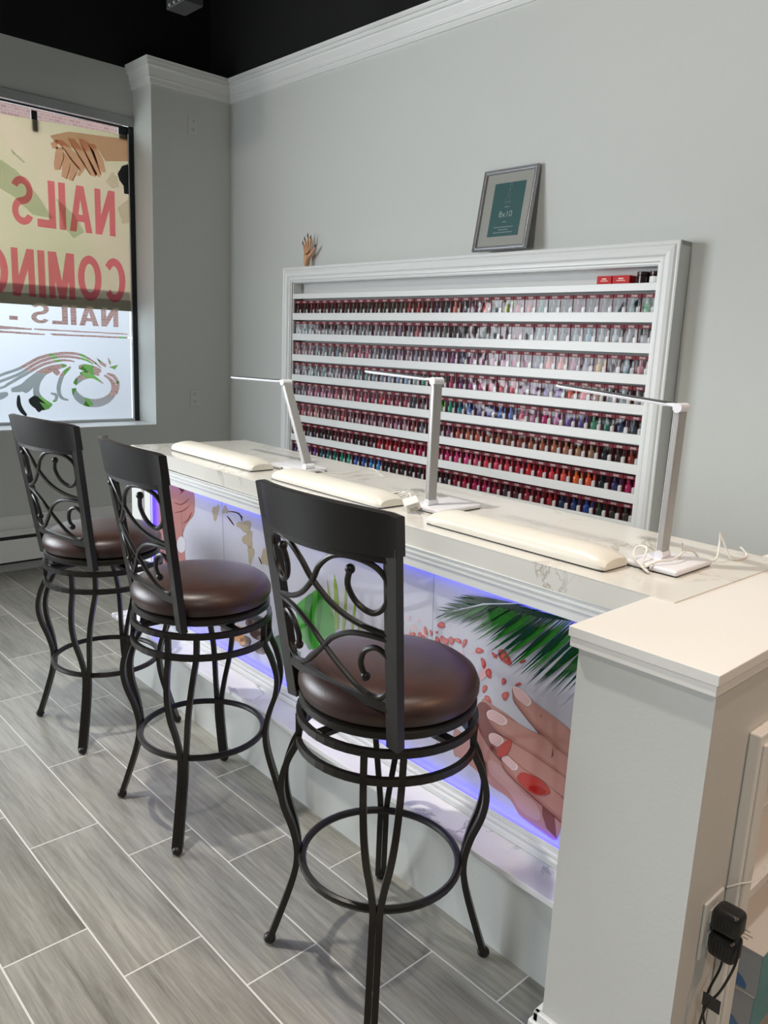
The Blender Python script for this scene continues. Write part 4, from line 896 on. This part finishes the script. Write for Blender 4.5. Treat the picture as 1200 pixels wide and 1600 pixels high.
# ------------------------------------------------------------ bar stools
def bar_stool():
    t = thing('bar_stool', '', 'bar stool'); ch = []
    def part(name, bm, m, smooth=True, par=None):
        o = fin(name, bm, m, par or t, smooth=smooth); ch.append((o, par)); return o
    rt = .0085
    # legs: twin rods, splayed at the top, joined at the bottom
    PRO = [(.640, .198, .041), (.575, .199, .040), (.52, .222, .037), (.46, .237, .032), (.40, .232, .025), (.33, .210, .015), (.265, .199, .0080), (.20, .206, .0077), (.10, .235, .0077), (.018, .262, .0077)]
    for k in range(4):
        a = PI / 4 + k * PI / 2; er = Vector((math.cos(a), math.sin(a), 0)); et = Vector((-math.sin(a), math.cos(a), 0))
        bm = B()
        for s in (-1, 1):
            pts = cat([er * r + et * (s * tt) + Vector((0, 0, z)) for z, r, tt in PRO], 5)
            tube(bm, pts, .0074, 4, up=er)
        lg = part('leg', bm, M_METAL)
        bm = B(); c = er * .264; sphere(bm, (c.x, c.y, .0135), .0155, .86); part('foot_glide', bm, M_METAL, True, lg)
    bm = tube(B(), circ((0, 0), .187, .262, 48), .0095, 8, True); part('foot_ring', bm, M_METAL)
    bm = tube(B(), circ((0, 0), .203, .577, 48), .006, 4, True, ry=.0085, up=(0, 0, 1)); part('lower_apron_ring', bm, M_METAL, False)
    bm = tube(B(), circ((0, 0), .203, .640, 48), .006, 4, True, ry=.0085, up=(0, 0, 1)); part('upper_apron_ring', bm, M_METAL, False)
    # swivel plate and cross bars
    bm = B(); box(bm, -.20, .20, -.012, .012, .636, .650, .002); box(bm, -.012, .012, -.20, .20, .636, .650, .002); box(bm, -.08, .08, -.08, .08, .650, .668, .003); part('swivel_plate', bm, M_METAL, False)
    sr = bpy.data.objects.new('seat_assembly', None)
    bm = lathe(B(), [(0, 0), (.198, 0), (.203, .004), (.203, .018), (.196, .022), (0, .022)], 48, (0, 0, .668)); part('seat_pan', bm, M_METAL)
    prof = [(0, .0), (.18, .0), (.199, .006), (.206, .022), (.206, .036), (.197, .055), (.178, .068), (.14, .076), (.08, .080), (0, .081)]
    bm = lathe(B(), prof, 64, (0, 0, .690)); st_ = part('seat_cushion', bm, M_LEATHER)
    # backrest on a vertical cylinder sheet behind the seat: a in [-1,1] across, z up
    WB = .165
    def bp_(a, z, off=0):
        lean = .065 * (z - .67) / .45; w_ = WB + .030 * (z - .67) / .45
        bow = .050 * (1 - min(1, a * a)) * (0.15 + .85 * min(1, (z - .60) / .45))
        return Vector((a * w_, -.140 - lean - bow - off, z))
    for s in (-1, 1):
        bm = B(); P = [bp_(s, z) for z in (.660, .70, .80, .90, 1.00, 1.10)]
        tube(bm, P, .010, 4, ry=.0165, up=(1, 0, 0)); part('back_post', bm, M_METAL, False)
    for s in (-1, 1):
        bm = B(); tube(bm, [bp_(s, .676) + Vector((-s * .008, .004, 0)), Vector((s * .125, -.11, .676))], .008, 6); part('post_bracket', bm, M_METAL)
    # bottom bar
    bm = tube(B(), [bp_(-1 + i / 10, .752) for i in range(21)], .006, 4, ry=.010, up=(0, 0, 1)); part('back_lower_bar', bm, M_METAL, False)
    bm = tube(B(), [bp_(-1 + i / 10, 1.072) for i in range(21)], .005, 4, ry=.008, up=(0, 0, 1)); part('back_upper_bar', bm, M_METAL, False)
    # scrollwork
    UP = [(.56, 1.040), (.51, 1.005), (.60, .970), (.78, .955), (.92, .977), (.95, 1.020), (.84, 1.052), (.60, 1.066), (.36, 1.060), (.15, 1.030), (0, .993), (-.28, .950), (-.60, .925), (-.96, .913)]
    LO = [(.62, .808), (.57, .835), (.64, .866), (.80, .880), (.94, .860), (.965, .820), (.91, .785), (.76, .766), (.52, .774), (.28, .803), (0, .845), (-.18, .873), (-.45, .898), (-.70, .905), (-.96, .902)]
    for P in (UP, LO):
        for s in (1, -1):
            pts = cat([bp_(a * s, z) for a, z in P], 6)
            bm = tube(B(), pts, .0062, 8); e = pts[0]; sphere(bm, e, .0105)
            part('back_scroll', bm, M_METAL)
    # top rail: curved wooden slab
    bm = B(); n = 20; rings = []
    for i in range(n + 1):
        a = -1.10 + 2.20 * i / n; aa = max(-1, min(1, a)); ext_ = a - aa
        hz = 1.163 + .010 * (1 - aa * aa); lz = 1.078
        k = 1 - .0 * abs(a)
        def q(z, off):
            p = bp_(aa, min(z, 1.165)); p.x += ext_ * .19; p.y = bp_(aa, 1.09).y + (abs(ext_) * .03) - (z - 1.09) * .16 - off; p.z = z; return p
        rr = .004 if i in (0, n) else 0
        rings.append([bm.verts.new(q(lz + rr, -.010)), bm.verts.new(q(hz - rr, -.010)), bm.verts.new(q(hz - rr + .002, -.004)), bm.verts.new(q(hz - rr + .002, .006)), bm.verts.new(q(hz - rr, .012)), bm.verts.new(q(lz + rr, .012))])
    for a, b in zip(rings, rings[1:]):
        for j in range(6): bm.faces.new((a[j], a[(j + 1) % 6], b[(j + 1) % 6], b[j]))
    bm.faces.new(rings[0][::-1]); bm.faces.new(rings[-1]); part('top_rail', bm, M_WOODB)
    return t, ch
def place(t, x, y, rz, seat_rz, label):
    t.location = (x, y, 0); t.rotation_euler = (0, 0, rz); t['label'] = label; t['group'] = 'bar stools in front of the manicure counter'
bs, bch = bar_stool()
SEATPARTS = ('seat_pan', 'seat_cushion', 'back_post', 'post_bracket', 'back_lower', 'back_upper', 'back_scroll', 'top_rail')
def set_swivel(kids, a):
    for o in kids:
        if o.name.startswith(SEATPARTS): o.rotation_euler = (0, 0, a)
stools = [(3.715, -1.900, 0.0, 'dark iron bar stool with brown leather seat nearest the camera', 0.02),
          (2.897, -1.905, -.02, 'middle dark iron bar stool with brown leather seat', -.06), (2.176, -1.895, .03, 'dark iron bar stool with brown leather seat nearest the window', .10)]
allk = []
for i, (x, y, rz, lab, sw) in enumerate(stools):
    if i == 0: root = bs; kids = [o for o, _ in bch]
    else:
        root = bs.copy(); COL.objects.link(root); mp = {}; kids = []
        for o, par in bch:
            c = o.copy(); COL.objects.link(c); c.parent = mp[par] if par else root; mp[o] = c; kids.append(c)
    place(root, x, y, rz, sw, lab); allk.append((kids, sw))
for kids, sw in allk: set_swivel(kids, sw)

# ------------------------------------------------------------ things on the worktop
ZT = H + .0003
def armrest(x0, x1, y, rz, label, by):
    L_ = x1 - x0
    t = thing('wrist_cushion', label, 'arm rest cushion', ((x0 + x1) / 2, y, ZT), rz, 'cream arm rest cushions on the worktop')
    bm = B(); n = 14; W2 = .052; sec = []
    prof = [(-W2, .004), (-W2 - .002, .016), (-W2 + .004, .030), (-W2 + .018, .039), (-.012, .044), (.012, .044), (W2 - .018, .039), (W2 - .004, .030), (W2 + .002, .016), (W2, .004)]
    xs = [-L_ / 2, -L_ / 2 + .008, -L_ / 2 + .025, -L_ / 2 + .06] + [-L_ / 2 + .06 + (L_ - .12) * i / 8 for i in range(1, 8)] + [L_ / 2 - .06, L_ / 2 - .025, L_ / 2 - .008, L_ / 2]
    for x in xs:
        e = min(1, (L_ / 2 - abs(x)) / .03); sy = .86 + .14 * math.sqrt(min(1, e)); sz = .55 + .45 * math.sqrt(min(1, (L_ / 2 - abs(x)) / .06))
        sec.append([bm.verts.new((x, py * sy, .004 + (pz - .004) * sz)) for py, pz in prof])
    for a, b in zip(sec, sec[1:]):
        for j in range(len(prof)): bm.faces.new((a[j], a[(j + 1) % len(prof)], b[(j + 1) % len(prof)], b[j]))
    bm.faces.new(sec[0][::-1]); bm.faces.new(sec[-1]); fin('cushion', bm, M_VINYL, t, smooth=True)
    fin('base_board', box(B(), -L_ / 2 + .004, L_ / 2 - .004, -W2 + .002, W2 - .002, 0, .004, .001), M_BLACKP, t)
    bm = B(); v = [bm.verts.new((by + .036 * math.cos(q), W2 - .002 + .012 * max(0, math.sin(q)), .0035)) for q in [i * PI / 12 for i in range(13)]]
    g = [bm.verts.new((p.co.x, p.co.y, 0)) for p in v]; bm.faces.new(v)
    for i in range(12): bm.faces.new((v[i], v[i + 1], g[i + 1], g[i]))
    bm.faces.new((v[12], v[0], g[0], g[12])); bm.faces.new(g[::-1]); fin('logo_tab', bm, M_BLACKP, t)
    return t
armrest(1.880, 2.510, -1.420, -.022, 'cream manicure arm rest at the window end of the worktop', .14)
armrest(2.665, 3.245, -1.455, -.022, 'cream manicure arm rest in the middle of the worktop', .10)
armrest(3.455, 4.020, -1.487, -.012, 'cream manicure arm rest nearest the half wall', .08)

def desk_lamp(bx, by, bw, bd, colx, coly, tilt, arml, pitch, label, rz=0, ch_=.365, tw=0):
    t = thing('led_desk_lamp', label, 'desk lamp', (bx, by, ZT), rz, 'white desk lamps on the worktop')
    bm = B(); box(bm, -bw / 2, bw / 2, -bd / 2, bd / 2, .002, .016, .006, 3); fin('base', bm, M_LAMPW, t, smooth=True)
    bm = B(); box(bm, -bw / 2 + .004, bw / 2 - .004, -bd / 2 + .004, bd / 2 - .004, 0, .0025); fin('rubber_pad', bm, M_BLACKP, t)
    bm = B(); box(bm, -.012, -.002, -bd / 2 - .0005, -bd / 2 + .001, .006, .011); fin('usb_port', bm, M_BLACKP, t)
    C0 = Vector((colx - bx, coly - by, .016)); top = C0 + Vector((-math.sin(tilt) * ch_, 0, math.cos(tilt) * ch_))
    def part_(name, bm, m):
        return fin(name, bm, m, t)
    bm = B(); M_ = Matrix.Translation(C0) @ Matrix.Rotation(-tilt, 4, 'Y') @ Matrix.Rotation(tw, 4, 'Z')
    box(bm, -.0075, .0075, -.017, .017, .012, ch_ - .006, .003); bmesh.ops.transform(bm, matrix=M_, verts=bm.verts); post = part_('post', bm, M_LAMPG)
    bm = B(); box(bm, -.0085, -.0070, -.0175, .0175, .014, ch_ - .008, .0005); bmesh.ops.transform(bm, matrix=M_, verts=bm.verts); fin('edge_strip', bm, M_LAMPW, post)
    bm = B(); 
    bmesh.ops.create_cone(bm, cap_ends=True, segments=20, radius1=.011, radius2=.011, depth=.040, matrix=Matrix.Translation(C0 + Vector((0, 0, .008))) @ Matrix.Rotation(PI / 2, 4, 'X')); part_('base_hinge', bm, M_LAMPW)
    bm = B(); bmesh.ops.create_cone(bm, cap_ends=True, segments=20, radius1=.011, radius2=.011, depth=.042, matrix=Matrix.Translation(top) @ Matrix.Rotation(tw, 4, 'Z') @ Matrix.Rotation(PI / 2, 4, 'X')); part_('top_hinge', bm, M_LAMPW)
    M2 = Matrix.Translation(top) @ Matrix.Rotation(tw, 4, 'Z') @ Matrix.Rotation(pitch, 4, 'Y')
    bm = B(); box(bm, -arml, -.008, -.017, .017, .0, .007, .003); bmesh.ops.transform(bm, matrix=M2, verts=bm.verts); hd = part_('lamp_head', bm, M_LAMPW)
    bm = B(); box(bm, -arml + .006, -.03, -.0175, .0175, .0068, .0080, .0004); bmesh.ops.transform(bm, matrix=M2, verts=bm.verts); fin('head_top_strip', bm, M_BLACKP, hd)
    bm = B(); box(bm, -arml + .010, -.035, -.013, .013, -.0012, .0004); bmesh.ops.transform(bm, matrix=M2, verts=bm.verts); fin('led_diffuser', bm, M_DIFF, hd)
    return t
desk_lamp(2.535, -1.285, .200, .135, 2.622, -1.300, math.radians(26), .36, math.radians(-1), 'tilted silver LED desk lamp at the window end of the worktop', ch_=.340)
desk_lamp(3.335, -1.330, .135, .190, 3.330, -1.385, math.radians(.5), .30, math.radians(1.5), 'upright silver LED desk lamp in the middle with bundled cord', ch_=.365)
desk_lamp(4.075, -1.352, .130, .175, 4.056, -1.350, math.radians(-.5), .335, math.radians(4), 'upright silver LED desk lamp nearest the half wall', ch_=.352)

# cables
zc = ZT + .002
def cable(name, P, r, label, m=M_CABLE, sm=8):
    return tag(fin(name, tube(B(), cat(P, sm), r, 8), m, smooth=True), label, 'cable')
cable('lamp_cable', [(2.640, -1.262, zc + .006), (2.672, -1.238, zc), (2.70, -1.200, zc), (2.69, -1.13, zc), (2.672, -1.06, zc + .006), (2.71, -1.048, zc + .004), (2.76, -1.075, zc), (2.82, -1.105, zc)], .0016, 'thin white cable trailing from the tilted far lamp', m=M_CABLE)
bn = thing('charger_cable', 'coiled white charging cable with square plug beside the middle lamp', 'charger', (3.232, -1.408, ZT))
bm = B()
for k in range(5):
    ph = k * .35; rx = .040 - k * .002; ry_ = .020 + (k % 2) * .006
    P = [(-.02 + rx * math.cos(a) * .9, -.002 + k * .0012 + ry_ * math.sin(a) + rx * .25 * math.cos(a), .020 + .014 * math.sin(a + ph) + k * .0022) for a in [i * PI / 10 for i in range(20)]]
    tube(bm, P, .0022, 6, True)
tube(bm, cat([(.022, -.005, .03), (.04, -.012, .045), (.062, -.028, .042), (.075, -.038, .03)], 6), .0022, 6)
fin('coil', bm, M_CABLE, bn, smooth=True)
bm = tube(B(), [(-.025 + .006 * math.cos(a), -.004 + .03 * math.cos(a) * .9, .022 + .020 * math.sin(a)) for a in [i * PI / 8 for i in range(16)]], .0015, 6, True); fin('twist_tie', bm, M_CABLE, bn, smooth=True)
bm = B(); box(bm, -.022, .022, -.022, .022, -.013, .013, .003); bmesh.ops.transform(bm, matrix=Matrix.Translation((.088, -.048, .024)) @ Euler((.35, .25, -.55)).to_matrix().to_4x4(), verts=bm.verts); fin('plug_body', bm, M_CABLE, bn)
bm = B(); box(bm, .022, .034, -.012, .012, -.007, .007, .001); bmesh.ops.transform(bm, matrix=Matrix.Translation((.088, -.048, .024)) @ Euler((.35, .25, -.55)).to_matrix().to_4x4(), verts=bm.verts); fin('plug_prongs', bm, mat('plug_metal', (.35, .33, .3), .4, .5), bn)
zb = ZT + .018
cable('lamp_cable', [(4.062, -1.445, ZT + .008), (4.085, -1.462, ZT + .004), (4.062, -1.455, ZT + .012), (4.028, -1.430, ZT + .022), (4.018, -1.405, ZT + .040), (4.040, -1.398, ZT + .042), (4.052, -1.430, ZT + .020), (4.066, -1.452, ZT + .010), (4.085, -1.430, zb + .006), (4.10, -1.39, zb + .008), (4.098, -1.34, zb + .015), (4.090, -1.320, zb + .024), (4.085, -1.315, zb + .034)], .0026, 'looped white cable lying in front of the near lamp base')
cable('lamp_cable', [(4.092, -1.312, zb + .018), (4.10, -1.285, zb + .012), (4.105, -1.262, ZT + .012), (4.118, -1.235, ZT + .004), (4.130, -1.222, ZT + .012), (4.118, -1.190, ZT + .045), (4.112, -1.178, ZT + .062), (4.116, -1.172, ZT + .050), (4.140, -1.175, ZT + .010), (4.150, -1.165, ZT + .002), (4.155, -1.13, ZT + .002), (4.150, -1.098, ZT + .004), (4.140, -1.095, ZT + .014), (4.130, -1.095, ZT + .020)], .0024, 'kinked white cable trailing behind the near lamp to the right')

# ------------------------------------------------------------ street outside the window
M_BRICK = None
def brick():
    m = bpy.data.materials.new('brick'); m.use_nodes = True; nt = m.node_tree; b = nt.nodes['Principled BSDF']; tc = nt.nodes.new('ShaderNodeTexCoord'); mp = nt.nodes.new('ShaderNodeMapping'); mp.inputs['Rotation'].default_value = (PI / 2, 0, PI / 2)
    t = nt.nodes.new('ShaderNodeTexBrick'); t.inputs['Color1'].default_value = (0.72, 0.42, 0.36, 1); t.inputs['Color2'].default_value = (0.60, 0.32, 0.27, 1); t.inputs['Mortar'].default_value = (0.75, 0.6, 0.55, 1); t.inputs['Scale'].default_value = 4
    sx = nt.nodes.new('ShaderNodeSeparateXYZ'); cb_ = nt.nodes.new('ShaderNodeCombineXYZ'); nt.links.new(tc.outputs['Object'], sx.inputs[0]); nt.links.new(sx.outputs[1], cb_.inputs[0]); nt.links.new(sx.outputs[2], cb_.inputs[1])
    nt.links.new(cb_.outputs[0], t.inputs['Vector']); nt.links.new(t.outputs[0], b.inputs['Base Color']); b.inputs['Roughness'].default_value = .8; return m
struct(fin('ground_street', box(B(), -30, -.40, -25, 20, -.15, -.02), mat('asphalt', (0.42, 0.42, 0.43), .8, var=.1)))
bd = thing('brick_building', 'red brick building across the street seen through the window film', 'building', (-13, 6, -.02))
fin('facade', box(B(), -3, 0, -6, 8, 0, 9), brick(), bd)
for y in (-4, -1, 2, 5):
    wdw = fin('window', box(B(), -.02, .05, y, y + 1.2, 2.2, 4.0), M_WHITE, bd); fin('pane', box(B(), .05, .06, y + .1, y + 1.1, 2.3, 3.9), M_DARK, wdw)
bush = B()
rb = random.Random(5)
for i in range(260):
    c = Vector((rb.gauss(0, .5), rb.gauss(0, 1.0), .5 + rb.random() * .9)); d = Vector((rb.uniform(-1, 1), rb.uniform(-1, 1), rb.uniform(-.3, 1))).normalized() * .16; s = d.cross(Vector((rb.random(), rb.random(), rb.random()))).normalized() * .06
    v = [bush.verts.new(c - d), bush.verts.new(c + s), bush.verts.new(c + d), bush.verts.new(c - s)]; bush.faces.new(v)
lathe(bush, [(0, 0), (.5, .05), (.8, .5), (.7, 1.0), (.3, 1.3), (0, 1.35)], 12)
o = fin('street_shrub', bush, mat('shrub_green', (0.18, 0.42, 0.08), .7, var=.3), None, (-3.2, 1.9, -.02)); tag(o, 'green shrub on the pavement seen through the clear swirl', 'shrub')
cr = thing('parked_car', 'parked silver car outside, seen through the lower film cut-outs', 'car', (-6.0, -1.0, -.02))
bm = B(); v = [(-.85, 0, .3), (-.85, 0, .3)]
prof = [(-2.1, .35), (-2.1, .75), (-1.2, .88), (-.6, 1.38), (.7, 1.42), (1.4, .95), (2.1, .85), (2.15, .35)]
lo = [bm.verts.new((-.85, a, b)) for a, b in prof]; hi = [bm.verts.new((.85, a, b)) for a, b in prof]; bm.faces.new(lo); bm.faces.new(hi[::-1])
for i in range(8): bm.faces.new((lo[i], lo[(i + 1) % 8], hi[(i + 1) % 8], hi[i]))
fin('car_body', bm, mat('car_silver', (0.55, 0.56, 0.58), .3), cr)
for x in (-.8, .8):
    for y in (-1.35, 1.35):
        bm = B(); bmesh.ops.create_cone(bm, cap_ends=True, segments=24, radius1=.34, radius2=.34, depth=.22, matrix=Matrix.Translation((x, y, .34)) @ Matrix.Rotation(PI / 2, 4, 'Y')); fin('wheel', bm, M_BLACKP, cr)
fin('side_glass', box(B(), .84, .86, -.95, 1.15, .95, 1.30), M_DARK, cr)
